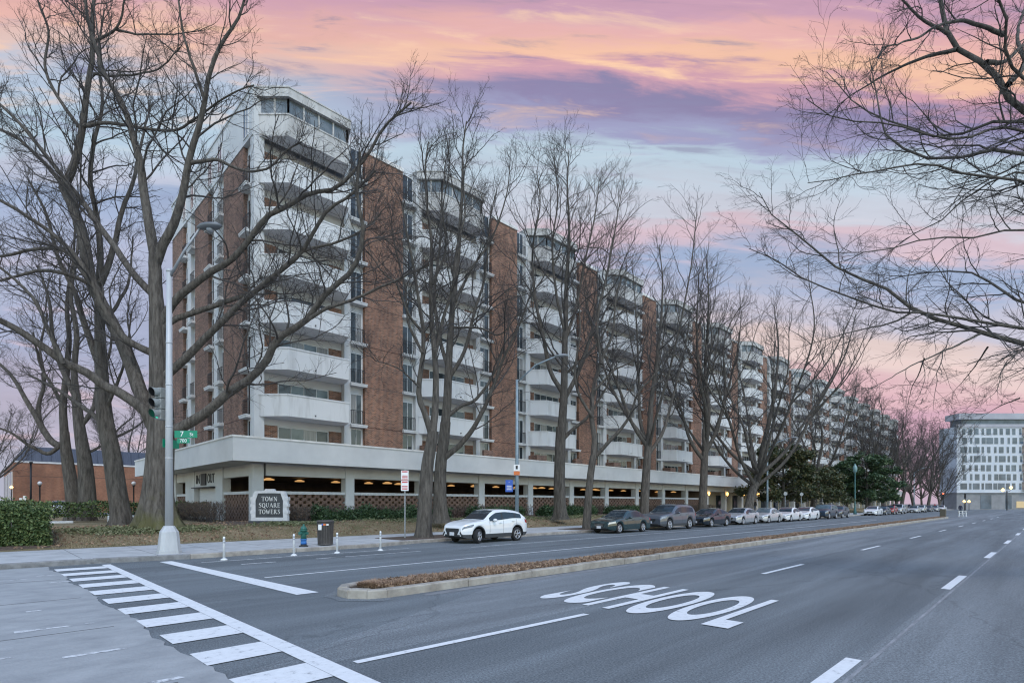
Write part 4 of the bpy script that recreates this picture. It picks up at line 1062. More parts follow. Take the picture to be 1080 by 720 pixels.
def resample(pts, n):
    """Catmull-Rom through the points, n samples evenly along it"""
    p = np.asarray(pts, float); p = np.vstack([2*p[0]-p[1], p, 2*p[-1]-p[-2]]); out = []
    for i in range(1, len(p)-2):
        for t in np.linspace(0, 1, 8, endpoint=False):
            a, b, c, d = p[i-1:i+3]
            out.append(0.5*((2*b)+(-a+c)*t+(2*a-5*b+4*c-d)*t*t+(-a+3*b-3*c+d)*t**3))
    out.append(p[-2]); out = np.array(out)
    s = np.concatenate([[0], np.cumsum(np.linalg.norm(np.diff(out, axis=0), axis=1))])
    q = np.linspace(0, s[-1], n)
    return np.stack([np.interp(q, s, out[:, k]) for k in range(3)], 1), s[-1]
def tubes(paths, radii, ns):
    """(N,n,3),(N,n) -> vertices and quads of N tubes"""
    N, n, _ = paths.shape
    t = np.empty_like(paths); t[:, 1:-1] = paths[:, 2:]-paths[:, :-2]; t[:, 0] = paths[:, 1]-paths[:, 0]; t[:, -1] = paths[:, -1]-paths[:, -2]
    t /= np.linalg.norm(t, axis=2, keepdims=True)+1e-9
    m = t.mean(1); ref = np.where(np.abs(m[:, 2:3]) < 0.8, np.array([[0,0,1.0]]), np.array([[1.0,0,0]]))[:, None, :]
    u = np.cross(t, np.broadcast_to(ref, t.shape)); u /= np.linalg.norm(u, axis=2, keepdims=True)+1e-9; w = np.cross(t, u)
    a = np.arange(ns)*2*np.pi/ns
    v = paths[:, :, None, :] + radii[:, :, None, None]*(np.cos(a)[None,None,:,None]*u[:, :, None, :] + np.sin(a)[None,None,:,None]*w[:, :, None, :])
    base = (np.arange(N)*n*ns)[:, None, None] + (np.arange(n-1)*ns)[None, :, None]
    k = np.arange(ns)[None, None, :]; k2 = (k+1) % ns
    f = np.stack([base+k, base+k2, base+ns+k2, base+ns+k], -1).reshape(-1, 4)
    return v.reshape(-1, 3), f
def spawn(paths, radii, n, rng, tmin, tmax, length, ang, up, npts, rr=0.62, tip=0.35, wob=0.16, flat=None, taper=0.55, rmin=0.004):
    """n side shoots on every path: length is (N,) metres for a shoot near the base"""
    N, m, _ = paths.shape
    t = tmin+(tmax-tmin)*(np.arange(n)[None, :]+rng.random((N, n)))/n
    ip = t*(m-1); i = np.clip(ip.astype(int), 0, m-2); fr = (ip-i)[..., None]; rows = np.arange(N)[:, None]
    p = paths[rows, i]*(1-fr)+paths[rows, i+1]*fr
    tan = paths[rows, i+1]-paths[rows, i]; tan /= np.linalg.norm(tan, axis=2, keepdims=True)+1e-9
    r0 = radii[rows, i]*(1-fr[..., 0])+radii[rows, i+1]*fr[..., 0]
    rv = rng.normal(size=(N, n, 3)); perp = rv-(rv*tan).sum(2, keepdims=True)*tan; perp /= np.linalg.norm(perp, axis=2, keepdims=True)+1e-9
    an = ang*(0.7+0.6*rng.random((N, n, 1)))
    d = np.cos(an)*tan+np.sin(an)*perp; d[..., 2] += up*rng.random((N, n)); d /= np.linalg.norm(d, axis=2, keepdims=True)
    Ln = length[:, None]*(1-taper*t)*(0.55+0.75*rng.random((N, n)))
    out = np.empty((N, n, npts, 3)); out[:, :, 0] = p; step = (Ln/(npts-1))[..., None]
    for k in range(1, npts):
        out[:, :, k] = out[:, :, k-1]+d*step
        d = d+rng.normal(size=d.shape)*wob; d[..., 2] += up*0.25; d /= np.linalg.norm(d, axis=2, keepdims=True)
    rb = np.maximum(np.minimum(r0*rr, Ln*0.0105+0.002), rmin)
    rad = rb[..., None]*np.linspace(1, tip, npts)[None, None, :]
    rad = np.maximum(rad, rmin*0.8)
    return out.reshape(-1, npts, 3), rad.reshape(-1, npts), Ln.reshape(-1)

def flared_trunk(pts, r, rng, flare=1.9, roots=7, fh=1.3):
    """upright trunk with buttress roots; pts world polyline, r radii"""
    n = 30; p, Ln = resample(pts, n); rr = np.interp(np.linspace(0, 1, n), np.linspace(0, 1, len(r)), r)
    NS = 28; v = []; ph = rng.random(roots)*6.28
    a = np.arange(NS)*2*np.pi/NS
    lob = 1+0.05*np.cos(3*a+1)+0.04*np.cos(5*a+2.2)+0.02*np.cos(9*a)
    for i in range(n):
        h = p[i, 2]-p[0, 2]; e = math.exp(-max(h, 0)/ (fh*0.30))
        f = 1+(flare-1)*e*(0.42+0.58*np.cos(roots*a+0.9*np.cos(a*2+ph[0])))
        f = f*lob
        v.append(np.stack([p[i, 0]+rr[i]*f*np.cos(a), p[i, 1]+rr[i]*f*np.sin(a), np.full(NS, p[i, 2])], 1))
    v = np.concatenate(v); k = np.arange(NS); fs = np.concatenate([np.stack([i*NS+k, i*NS+(k+1) % NS, (i+1)*NS+(k+1) % NS, (i+1)*NS+k], 1) for i in range(n-1)])
    return v, fs

def tree_mesh(rng, trunk_pts, trunk_r, limbs, base, dens=1.0, tw=(9, 7, 5), lens=(2.6, 1.25, 0.6), up=0.22, rmin=0.008, flare=1.7, fh=1.2, ang=0.85, roots=6, limb_seg=26, tmin=0.22, upper=True):
    """limbs: (points, r0, r1[, weight]). returns numpy meshes of trunk+limbs and of the twigs, relative to base"""
    V, F, off = [], [], 0
    def push(v, f):
        nonlocal off; V.append(v); F.append(f+off); off += len(v)
    v, f = flared_trunk(trunk_pts, trunk_r, rng, flare, roots, fh); push(v, f)
    tv, tf, toff = [], [], 0
    def pusht(v, f):
        nonlocal toff; tv.append(v); tf.append(f+toff); toff += len(v)
    lv2 = []
    for lb in limbs:
        pts, r0, r1 = lb[:3]; wt = lb[3] if len(lb) > 3 else 1.0
        p, Ln = resample(pts, limb_seg)
        nz = rng.normal(size=(limb_seg, 3)); nz = np.cumsum(nz, 0)*0.012*min(1, Ln/6); nz -= np.linspace(0, 1, limb_seg)[:, None]*nz[-1]; p = p+nz
        rad = r0+(r1-r0)*np.linspace(0, 1, limb_seg)**0.8
        push(*tubes(p[None], rad[None], 10 if r0 > .12 else 7))
        n1 = max(3, int(tw[0]*dens*wt*Ln/6.0))
        P1, R1, L1 = spawn(p[None], rad[None], n1, rng, tmin, 1.0, np.array([min(lens[0]*1.6, lens[0]*(0.55+Ln/12))]), ang, up, 9, 0.6, 0.3, 0.17, rmin=rmin*1.3)
        lv2.append((P1, R1, L1))
        # the limb's own tip fans out
        P1b, R1b, L1b = spawn(p[None], rad[None], max(2, int(3*dens)), rng, 0.9, 1.0, np.array([lens[0]*1.3]), 0.45, up, 9, 0.9, 0.3, 0.15, rmin=rmin*1.2)
        lv2.append((P1b, R1b, L1b))
    P1 = np.concatenate([q[0] for q in lv2]); R1 = np.concatenate([q[1] for q in lv2]); L1 = np.concatenate([q[2] for q in lv2])
    pusht(*tubes(P1, R1, 5))
    P2, R2, L2 = spawn(P1, R1, max(2, int(tw[1]*dens)), rng, 0.12, 1.0, np.minimum(L1*0.55, lens[1]*1.6), ang*0.95, up, 6, 0.6, 0.4, 0.18, rmin=rmin)
    pusht(*tubes(P2, R2, 4))
    P3, R3, L3 = spawn(P2, R2, max(2, int(tw[2]*dens)), rng, 0.15, 1.0, np.minimum(L2*0.6, lens[2]*1.5), ang*0.9, up*0.9, 4, 0.65, 0.6, 0.15, rmin=rmin*0.85)
    pusht(*tubes(P3, R3, 3))
    b = np.array(base)
    return (np.concatenate(V)-b, np.concatenate(F)), (np.concatenate(tv)-b, np.concatenate(tf))
def put_tree(name, label, cat, group, base, meshes, bark_m, twig_m):
    t = empty(name, base, 0, label, cat, group)
    np_mesh('trunk', *meshes[0], bark_m, t, True); np_mesh('crown', *meshes[1], twig_m, t, True)
    return t

def trace(px, d0, dk=0.0, pre=None):
    """polyline from sightings in the photograph, going dk metres farther away over its length"""
    s = [0]
    for (x0, y0), (x1, y1) in zip(px, px[1:]): s.append(s[-1]+math.hypot(x1-x0, y1-y0))
    pts = [tuple(ray(x, y, d0+dk*q/s[-1])) for (x, y), q in zip(px, s)]
    return (pre or []) + pts

# --- the great elm by the corner
rg = np.random.default_rng(11)
d = 24.7; B = ray(166, 556, d); EB = (B.x, B.y, lawnz(B.x, B.y)-0.05)
tp = [EB] + trace([(166,535),(169,480),(170,440),(169,400),(167,360),(166,325)], d)
limbs = [
 (trace([(167,335),(165,313),(164,285),(163,262)], d), 0.33, 0.24, 0.5),
 (trace([(164,272),(157,233),(152,200),(148,167),(138,133),(130,110),(110,77),(103,55),(92,20),(88,-25)], d, 1.5), 0.24, 0.05),
 (trace([(164,280),(172,258),(182,240),(192,207),(200,167),(210,133),(217,100),(221,77),(232,48),(252,18),(262,-20)], d, -1.5), 0.22, 0.04),
 (trace([(217,110),(205,75),(196,45),(190,10),(186,-30)], d-0.8, -1), 0.08, 0.03),
 (trace([(200,172),(228,168),(255,180),(282,178),(300,160),(318,150)], d-0.5, -2), 0.09, 0.03),
 (trace([(168,345),(183,318),(217,290),(243,275),(262,254),(282,227),(302,218),(327,204),(352,200),(383,170),(405,135),(434,108)], d, -2.5), 0.20, 0.04),
 (trace([(169,350),(183,338),(229,322),(263,309),(283,297),(316,266),(354,255),(386,240),(402,225)], d, 1.0), 0.15, 0.035),
 (trace([(168,400),(182,390),(210,363),(232,341),(254,318),(283,293),(314,269),(330,245),(345,222),(370,205),(396,180)], d, -3.0), 0.21, 0.04),
 (trace([(169,462),(186,453),(214,437),(240,415),(263,400),(280,381),(293,357),(324,337),(341,312),(370,287),(381,262),(383,235),(376,205),(380,160)], d, -4.0), 0.27, 0.05, 1.1),
 (trace([(322,339),(345,325),(362,319),(399,304),(432,289),(452,280)], d-2.6, -1.5), 0.09, 0.03),
 (trace([(166,452),(148,415),(130,362),(112,328),(97,298),(91,270),(84,240),(74,212),(67,198)], d, 2.0), 0.34, 0.22, 0.7),
 (trace([(67,200),(78,172),(87,135),(90,108),(93,83),(98,60),(97,27),(99,-10),(96,-40)], d+2, 0.5), 0.19, 0.06),
 (trace([(68,200),(52,178),(34,160),(12,142),(-20,130)], d+2, 1), 0.12, 0.05),
 (trace([(160,372),(134,358),(114,330),(98,300),(80,270),(55,245),(25,225),(-10,205)], d, -2), 0.17, 0.06),
 (trace([(163,312),(147,295),(133,277),(122,260),(109,243),(90,215),(67,187),(33,143),(0,110),(-30,85)], d, 2.5), 0.17, 0.05),
 (trace([(164,455),(152,432),(128,415),(110,407),(88,392),(67,383),(33,357),(0,337),(-40,322)], d, -3), 0.27, 0.10),
 (trace([(67,384),(50,345),(35,315),(10,290),(-25,262)], d-1.8, -1), 0.10, 0.04),
 (trace([(88,133),(110,130),(133,132),(160,137),(187,138),(202,128),(214,120),(230,108),(248,97),(268,90)], d+2, -3), 0.10, 0.03),
 (trace([(99,78),(120,80),(143,78),(165,74),(178,65),(190,50)], d+2.2, -2), 0.07, 0.025),
 (trace([(98,45),(112,38),(123,30),(130,8),(132,-20)], d+2.2, -1), 0.08, 0.03),
 (trace([(123,32),(140,36),(160,36),(185,36),(205,33)], d+2, -2), 0.06, 0.02),
 (trace([(97,300),(72,290),(45,285),(20,290),(-15,300)], d+0.5, -2), 0.11, 0.04),
 (trace([(95,300),(70,265),(40,262),(0,270),(-40,268)], d+0.5, 2), 0.12, 0.05),
 (trace([(87,140),(60,100),(48,70),(52,35),(40,0),(36,-30)], d+2.5, 1), 0.10, 0.03),
]
ELM = tree_mesh(rg, tp, [0.66,0.61,0.57,0.54,0.48,0.42,0.36,0.33], limbs, EB, dens=1.0, tw=(9,8,7), lens=(2.9,1.35,0.65), rmin=0.0050, flare=2.0, fh=2.4, roots=7)
put_tree('elm_tree', 'great bare tree with mossy flared trunk behind the traffic signal pole', 'tree', 'bare lawn trees', EB, ELM, M_BARK, M_TWIG)

# --- the second lawn tree, straight trunk left of the elm
rg = np.random.default_rng(12); d = 27.0; B = ray(128, 552, d); EB = (B.x, B.y, lawnz(B.x, B.y)-0.05)
tp = [EB] + trace([(128,545),(123,514),(118,479),(111,443),(108,410),(106,365),(104,310)], d)
limbs = [(trace([(104,318),(106,270),(103,230),(96,190),(100,150),(108,110),(104,60),(110,10)], d, 1), 0.17, 0.035),
 (trace([(106,300),(120,262),(128,225),(142,190),(150,150),(160,110)], d, 2), 0.16, 0.04),
 (trace([(113,452),(98,437),(80,425),(60,410),(30,395)], d, 1.5), 0.14, 0.05), (trace([(107,390),(92,350),(80,310),(60,270),(48,225),(30,190)], d, 1), 0.18, 0.05),
 (trace([(105,345),(125,320),(138,290),(140,250)], d, 2), 0.11, 0.03), (trace([(110,435),(125,400),(134,370),(138,330)], d, -1), 0.10, 0.03), (trace([(113,465),(140,452),(155,440)], d, 2), 0.09, 0.03)]
put_tree('elm_tree', 'straight bare tree on the lawn just left of the mossy trunk', 'tree', 'bare lawn trees', EB, tree_mesh(rg, tp, [0.44,0.42,0.40,0.37,0.32,0.27,0.22,0.18], limbs, EB, tw=(8,7,6), lens=(2.9,1.35,0.65), rmin=0.0055, flare=1.5, fh=1.2), M_BARK2, M_TWIG)
# --- twin trunks farther left
rg = np.random.default_rng(13); d = 36; B = ray(77, 531, d); EB = (B.x, B.y, 0.66)
tp = [EB] + trace([(77,525),(72,491),(69,470),(68,455)], d)
limbs = [(trace([(69,470),(58,468),(46,455),(36,437),(26,420),(10,395),(-15,370)], d), 0.24, 0.07), (trace([(68,458),(67,430),(70,400),(74,360),(72,320),(78,270),(80,220)], d), 0.25, 0.04),
 (trace([(68,465),(52,478),(32,470),(10,455),(-15,447)], d, -2), 0.16, 0.05), (trace([(46,456),(40,430),(46,400),(42,365),(50,330)], d, 1), 0.16, 0.05), (trace([(69,430),(55,405),(44,385),(35,350)], d, -1), 0.14, 0.05)]
put_tree('elm_tree', 'forked bare tree in the dark cluster left on the lawn', 'tree', 'bare lawn trees', EB, tree_mesh(rg, tp, [0.46,0.42,0.37,0.32,0.26], limbs, EB, tw=(7,7,6), lens=(2.9,1.4,0.65), rmin=0.0065, flare=1.3), M_BARK2, M_TWIG)
rg = np.random.default_rng(14); d = 34; B = ray(92, 531, d); EB = (B.x, B.y, 0.66)
tp = [EB] + trace([(92,525),(90,491),(86,465),(83,444),(80,415)], d)
limbs = [(trace([(81,425),(77,395),(80,350),(74,310),(82,260),(80,210)], d), 0.22, 0.04), (trace([(80,418),(66,390),(56,360),(52,320),(40,280)], d), 0.20, 0.05), (trace([(88,480),(110,468),(125,452),(140,440)], d, 3), 0.10, 0.04), (trace([(84,450),(98,430),(104,400),(116,370),(118,340)], d, 2), 0.16, 0.05)]
put_tree('elm_tree', 'single thick bare trunk at the right of the dark cluster left on the lawn', 'tree', 'bare lawn trees', EB, tree_mesh(rg, tp, [0.50,0.47,0.41,0.35,0.29,0.23], limbs, EB, tw=(7,7,6), lens=(2.9,1.4,0.65), rmin=0.0065, flare=1.3), M_BARK2, M_TWIG)

# --- street trees with traced stems
rg = np.random.default_rng(21); d = 26.4; B = ray(447, 566, d); EB = (B.x, B.y, 0.13)
tp = [EB] + trace([(447,558),(449,520),(451,490),(455,468),(457,455)], d)
limbs = [(trace([(456,462),(450,440),(443,424),(442,405),(446,375),(446,345),(441,315),(437,285),(430,250),(424,215)], d, -1), 0.17, 0.035), (trace([(456,460),(459,430),(460,400),(458,372),(455,335),(454,295),(455,255),(450,215),(449,178),(452,150)], d, 1), 0.19, 0.03),
 (trace([(460,372),(468,335),(478,300),(482,260),(490,225),(489,190),(494,160)], d+0.4, 1), 0.10, 0.025), (trace([(445,350),(430,330),(418,300),(405,290),(388,265)], d-0.6, -2), 0.08, 0.02), (trace([(456,300),(470,262),(466,220),(474,185)], d+0.5, -1), 0.08, 0.02), (trace([(442,408),(425,392),(412,385),(395,380)], d-0.3, -2), 0.05, 0.02),
 (trace([(446,372),(432,340),(428,300),(418,265),(412,225)], d-.5, 1), 0.08, 0.02)]
put_tree('street_tree', 'bare tree in the kerbside soil pit behind the parking sign', 'tree', 'bare trees along the street', EB, tree_mesh(rg, tp, [0.40,0.36,0.34,0.31,0.29,0.27], limbs, EB, tw=(9,7,7), lens=(3.0,1.4,0.65), rmin=0.0050, flare=1.35, fh=0.7, up=0.24), M_BARK2, M_TWIG)
rg = np.random.default_rng(22); d = 33.5; B = ray(465, 550, d); EB = (B.x, B.y, 0.60)
tp = [EB] + trace([(465,545),(464,520),(465,490),(468,465),(470,445)], d)
limbs = [(trace([(469,452),(471,425),(473,385),(476,340),(480,300),(484,250),(488,200),(488,160),(492,128)], d), 0.30, 0.035), (trace([(466,485),(484,470),(500,450),(516,420),(528,385),(540,360),(551,335),(562,300)], d, -2), 0.20, 0.03),
 (trace([(470,440),(486,428),(500,422),(517,400),(530,370),(538,335)], d, 1), 0.14, 0.03), (trace([(473,400),(490,370),(500,330),(512,290),(516,240),(524,200)], d, 1), 0.14, 0.03), (trace([(473,390),(462,350),(458,310),(464,260),(466,215),(470,170)], d, 1), 0.14, 0.03),
 (trace([(479,320),(500,280),(520,250),(535,205),(538,170)], d, -1), 0.10, 0.025), (trace([(476,345),(506,345),(528,352),(548,330)], d, -2), 0.09, 0.03)]
put_tree('street_tree', 'bare tree with spreading crown behind the kerbside tree, left of the white crossover', 'tree', 'bare trees along the street', EB, tree_mesh(rg, tp, [0.48,0.42,0.38,0.36,0.34,0.32], limbs, EB, tw=(7,7,6), lens=(3.8,1.7,0.75), rmin=0.0060, flare=1.6, fh=1.2, up=0.24), M_BARK2, M_TWIG)
rg = np.random.default_rng(23); d = 41.5; B = ray(591, 547, d); EB = (B.x, B.y, 0.60)
tp = [EB] + trace([(591,542),(590,510),(591,470),(592,450)], d)
limbs = [(trace([(592,455),(594,420),(595,390),(596,350),(597,300),(600,250),(598,200),(600,160)], d), 0.36, 0.03), (trace([(593,425),(606,400),(618,370),(630,330),(640,290),(648,245),(655,205)], d, 1), 0.20, 0.03), (trace([(594,415),(580,390),(572,350),(564,310),(562,260),(570,215),(566,180)], d, -1), 0.20, 0.03),
 (trace([(592,465),(605,452),(620,440),(636,415),(650,385)], d, -1), 0.17, 0.03), (trace([(596,360),(608,320),(618,270),(628,225),(632,190)], d, 2), 0.15, 0.03), (trace([(596,350),(586,310),(582,260),(588,210),(584,165)], d, 0), 0.13, 0.03), (trace([(595,395),(612,380),(634,355),(652,315)], d, -2), 0.12, 0.03)]
put_tree('street_tree', 'tall bare tree standing behind the gap between white crossover and green sedan', 'tree', 'bare trees along the street', EB, tree_mesh(rg, tp, [0.50,0.45,0.42,0.40,0.39], limbs, EB, tw=(7,7,6), lens=(4.2,1.9,0.85), rmin=0.0072, flare=1.6, fh=1.2, up=0.26), M_BARK2, M_TWIG)
rg = np.random.default_rng(24); d = 35.6; B = ray(619, 557, d); EB = (B.x, B.y, 0.13)
tp = [EB] + trace([(619,550),(621,520),(623,500),(626,480)], d)
limbs = [(trace([(626,484),(627,462),(624,440),(626,410),(634,380),(646,350),(650,310),(662,280)], d, 1), 0.22, 0.03), (trace([(627,482),(640,468),(652,455),(664,437),(672,415),(690,395),(704,370)], d, -2), 0.15, 0.03), (trace([(625,440),(612,420),(606,390),(612,350),(610,310)], d, -1), 0.12, 0.03), (trace([(626,412),(646,392),(668,380),(690,350)], d, -1), 0.09, 0.025), (trace([(634,384),(630,340),(640,290),(646,250)], d, 1), 0.11, 0.03)]
put_tree('street_tree', 'slender leaning bare tree at the kerb in front of the green sedan', 'tree', 'bare trees along the street', EB, tree_mesh(rg, tp, [0.29,0.26,0.24,0.23,0.22], limbs, EB, tw=(7,6,6), lens=(3.2,1.5,0.7), rmin=0.0065, flare=1.3, fh=0.6, up=0.24), M_BARK2, M_TWIG)

# --- the generic bare tree for the rest of the row
def vase_tree(seed, H, r, spread, first, nl, lean=(0, 0), rmin=0.014, tw=(13,8,6), flare=1.45, dens=1.0, updir=1.0):
    rg = np.random.default_rng(seed); base = (0, 0, 0); top = first*1.25
    tp = [(0,0,-0.08), (lean[0]*0.3, lean[1]*0.3, top*0.4), (lean[0]*0.7, lean[1]*0.7, top*0.8), (lean[0], lean[1], top)]
    L = []
    for k in range(nl):
        a = 2*math.pi*k/nl+rg.uniform(-.5,.5); z0 = rg.uniform(first*0.85, top); s = spread*rg.uniform(0.45, 1.0); h = H*rg.uniform(0.72, 1.0) if k else H
        if k == 0: s *= 0.15; z0 = top-0.06
        x0, y0 = lean[0]*z0/top, lean[1]*z0/top; c, q = math.cos(a), math.sin(a); mid = z0+(h-z0)*0.4
        pts = [(x0, y0, z0), (x0+c*s*0.30+rg.normal()*.2, y0+q*s*0.30+rg.normal()*.2, z0+(h-z0)*0.16), (x0+c*s*0.58+rg.normal()*.4, y0+q*s*0.58+rg.normal()*.4, mid), (x0+c*s*0.85+rg.normal()*.5, y0+q*s*0.85+rg.normal()*.5, z0+(h-z0)*0.74), (x0+c*s+rg.normal()*.4, y0+q*s+rg.normal()*.4, h)]
        L.append((pts, r*0.74 if k == 0 else r*rg.uniform(0.38, 0.58), 0.03))
        if rg.random() < 0.8:
            i = 2; p0 = pts[i]; b2 = a+rg.uniform(-1.2,1.2); c2, q2 = math.cos(b2), math.sin(b2)
            L.append(([p0, (p0[0]+c2*s*0.35, p0[1]+q2*s*0.35, p0[2]+(h-p0[2])*0.35), (p0[0]+c2*s*0.6, p0[1]+q2*s*0.6, p0[2]+(h-p0[2])*0.8)], r*0.24, 0.025))
    return tree_mesh(rg, tp, [r*1.15, r, r*0.9, r*0.75], L, base, dens=dens, tw=tw, lens=(H*0.17, H*0.075, H*0.032), rmin=rmin, flare=flare, fh=0.9, up=0.26)
def at(px, X): return (X, alongY(px, X))
row = [ (679, -26.2, 25.5, 0.38, 7.0, 6.5, 7, (0.3,0.5), 31, 'bare tree behind the graphite utility vehicle'),
        (741, -26.2, 27.5, 0.41, 7.5, 7.0, 8, (0.2,0.4), 32, 'thick bare tree behind the glossy black sedan'),
        (787, -23.0, 22.5, 0.45, 11.0, 4.0, 11, (0.8,1.6), 33, 'broad leaning bare tree with low crown behind the silver sedans') ]
for px, X, H, r, spread, first, nl, lean, seed, lab in row:
    x, y = at(px, X); put_tree('street_tree', lab, 'tree', 'bare trees along the street', (x, y, lawnz(x, y)-0.03 if X < -25.5 else 0.13), vase_tree(seed, H, r, spread, first, nl, lean, rmin=0.0075, tw=(5,5,5), dens=1.0), M_BARK2, M_TWIG)
# two further kinds, shared by the far rows
kinds = [vase_tree(41, 21, 0.36, 7.5, 4.5, 8, (0.4,0.8), rmin=0.011, tw=(7,5,5)), vase_tree(42, 18, 0.32, 8.5, 4.0, 9, (-0.4,1.0), rmin=0.011, tw=(7,5,5))]
protos = {}
FART = [(-27.5,  97, 0, 1.08, 'bare tree between the two evergreen magnolias'), (-24.0, 132, 0, 1.12, 'tall bare tree right behind the far magnolia'), (-23.5, 146, 1, 1.15, 'first leaning bare tree beyond the far magnolia'), (-28.5, 141, 0, 1.05, 'bare tree close to the block beyond the far magnolia'), (-23.0, 160, 1, 1.1, 'second bare tree of the far row by the kerb'),
        (-27.5, 166, 0, 1.0, 'bare tree standing back in the middle of the far row'), (-22.6, 176, 0, 1.0, 'third kerbside bare tree of the far row'), (-21.5, 190, 1, 0.95, 'wide low bare tree near the end of the far row'), (-26.5, 196, 1, 0.85, 'low bare tree last in the far row'), (-23.6, 205, 1, 0.7, 'small bare tree in front of the white end block')]
for i, (x, y, k, s, lab) in enumerate(FART):
    if k not in protos: t = put_tree('street_tree', lab, 'tree', 'bare trees along the street', (x, y, 0.1), kinds[k], M_BARK2, M_TWIG); protos[k] = t
    else: t = copy_tree(protos[k]); t.location = (x, y, 0.1); t['label'] = lab
    t.scale = (s, s, s); t.rotation_euler = (0, 0, i*1.9)
# background trees left and behind the brick hall
BGT = [(-95, -8, 0, 0.9, 'distant bare tree left of the brick hall'), (-76, 1.0, 1, 0.72, 'small bare tree at the left corner of the brick hall'), (-74, 26, 0, 0.62, 'bare tree behind the mossy trunk beside the brick hall'), (-118, 20, 1, 1.1, 'bare tree rising behind the brick hall')]
for i, (x, y, k, s, lab) in enumerate(BGT):
    t = copy_tree(protos[k]); t.location = (x, y, 0.6); t.scale = (s, s, s); t.rotation_euler = (0, 0, 1+i*2.2); t['label'] = lab; t['group'] = 'bare trees by the brick hall'

# --- the big tree on our side of the street; its limbs hang into the picture from the right
rg = np.random.default_rng(51); TB = (5.9, 19.2, 0.12)
d = (19.2-5.9)/S2; tp = [TB, (5.9,19.2,2.0), (5.85,19.3,4.0), (5.8,19.4,6.2)]
def rl(px, zr, dk, r0, r1, w=1.0, mid=(1280, None)):
    r0 *= 0.8; r1 *= 0.85
    root = (5.85, 19.35, zr); d1 = d+1.2
    x0, y0 = px[0]; f = px[1]; slope = (y0-f[1])/max(1, (x0-f[0]))
    yr = HY-(zr-CAMH)/d*FPX
    pre = [root, tuple(ray(1400, y0*0.45+yr*0.55, d+0.4)), tuple(ray(1230, y0*0.8+yr*0.2+slope*40, d1-0.3))]
    return (trace(px, d1, dk, pre), r0, r1, w)
limbs = [
 rl([(1080,113),(1055,82),(1034,64),(1012,52),(1000,34),(994,9),(990,-30)], 6.0, 0.8, 0.155, 0.04),
 rl([(1085,90),(1062,60),(1057,38),(1062,14),(1055,0),(1030,-2),(1015,-5)], 6.1, -1, 0.10, 0.02),
 rl([(1080,124),(1030,134),(991,144),(960,134),(933,125),(902,108),(872,76)], 5.4, 2.5, 0.11, 0.009),
 rl([(1080,136),(1049,134),(1012,145),(975,140),(945,131),(881,125),(850,104)], 5.2, -1.5, 0.085, 0.008),
 rl([(1080,162),(1043,157),(1018,165),(975,166),(957,157),(937,145),(926,100),(917,61)], 5.0, 1.5, 0.125, 0.009),
 rl([(1080,192),(1049,186),(1018,183),(990,174),(966,172),(930,178),(890,186),(852,193)], 4.8, -2, 0.085, 0.007),
 rl([(1080,182),(1046,192),(1012,214),(988,236),(953,252),(922,280)], 4.7, 2, 0.085, 0.007),
 rl([(1080,245),(1033,252),(982,252),(932,265),(890,267),(859,267)], 4.4, 1, 0.075, 0.007),
 rl([(1080,319),(1054,305),(1025,287),(982,286),(935,295),(905,310)], 4.0, 3, 0.10, 0.008),
 rl([(1080,364),(1040,353),(997,341),(964,328),(935,305),(885,285),(849,256),(809,223),(801,203)], 3.7, 0.5, 0.15, 0.008, 1.0),
 rl([(1080,346),(1033,339),(982,330),(939,328),(881,308),(834,288),(810,268),(790,262)], 3.8, -2, 0.09, 0.007),
]
d1 = d+1.2
limbs += [(trace([(1000,36),(975,21),(954,0),(935,-25)], d1+.5, -1), 0.04, 0.012), (trace([(1010,52),(975,60),(940,75),(905,95),(885,110)], d1+.4, 2), 0.045, 0.01), (trace([(1040,66),(1060,64),(1080,48),(1100,40)], d1, 1), 0.05, 0.02),
 (trace([(964,328),(940,340),(905,348),(870,358),(834,370)], d1, 1.5), 0.022, 0.003), (trace([(1033,352),(1005,366),(975,378),(940,398),(914,411)], d1, -1.5), 0.024, 0.004), (trace([(975,378),(968,397),(962,410),(957,430)], d1-.8, 1), 0.014, 0.003),
 (trace([(1042,366),(1025,390),(1004,415)], d1, 1.5), 0.018, 0.003), (trace([(1080,368),(1060,385),(1052,410),(1030,430)], d1, -1), 0.012, 0.002), (trace([(1075,420),(1055,428),(1035,440)], d1, 1), 0.016, 0.003),
 (trace([(1057,38),(1035,28),(1010,22),(985,30),(960,42),(930,50)], d1, -2), 0.045, 0.01), (trace([(1062,90),(1078,70),(1072,40),(1080,10)], d1, 2), 0.06, 0.02)]
# the unseen half of its crown
for k in range(9):
    a = -1.2+k*0.42; z0 = rg.uniform(4.2, 6.0); s = rg.uniform(5, 8)
    limbs.append(([(5.85,19.35,z0), (5.85+math.cos(a)*s*.35, 19.35+math.sin(a)*s*.35, z0+2.4), (5.85+math.cos(a)*s*.75, 19.35+math.sin(a)*s*.75, z0+5.5), (5.85+math.cos(a)*s, 19.35+math.sin(a)*s, z0+9)], 0.17, 0.03, 0.6))
put_tree('overhanging_tree', 'bare tree whose limbs hang into the picture from the right', 'tree', None, TB, tree_mesh(rg, tp, [0.52,0.46,0.42,0.36], limbs, TB, tw=(10,7,6), lens=(1.5,0.7,0.36), rmin=0.0022, flare=1.4, fh=0.8, up=0.10, ang=0.75, tmin=0.30), M_BARK2, M_TWIG)

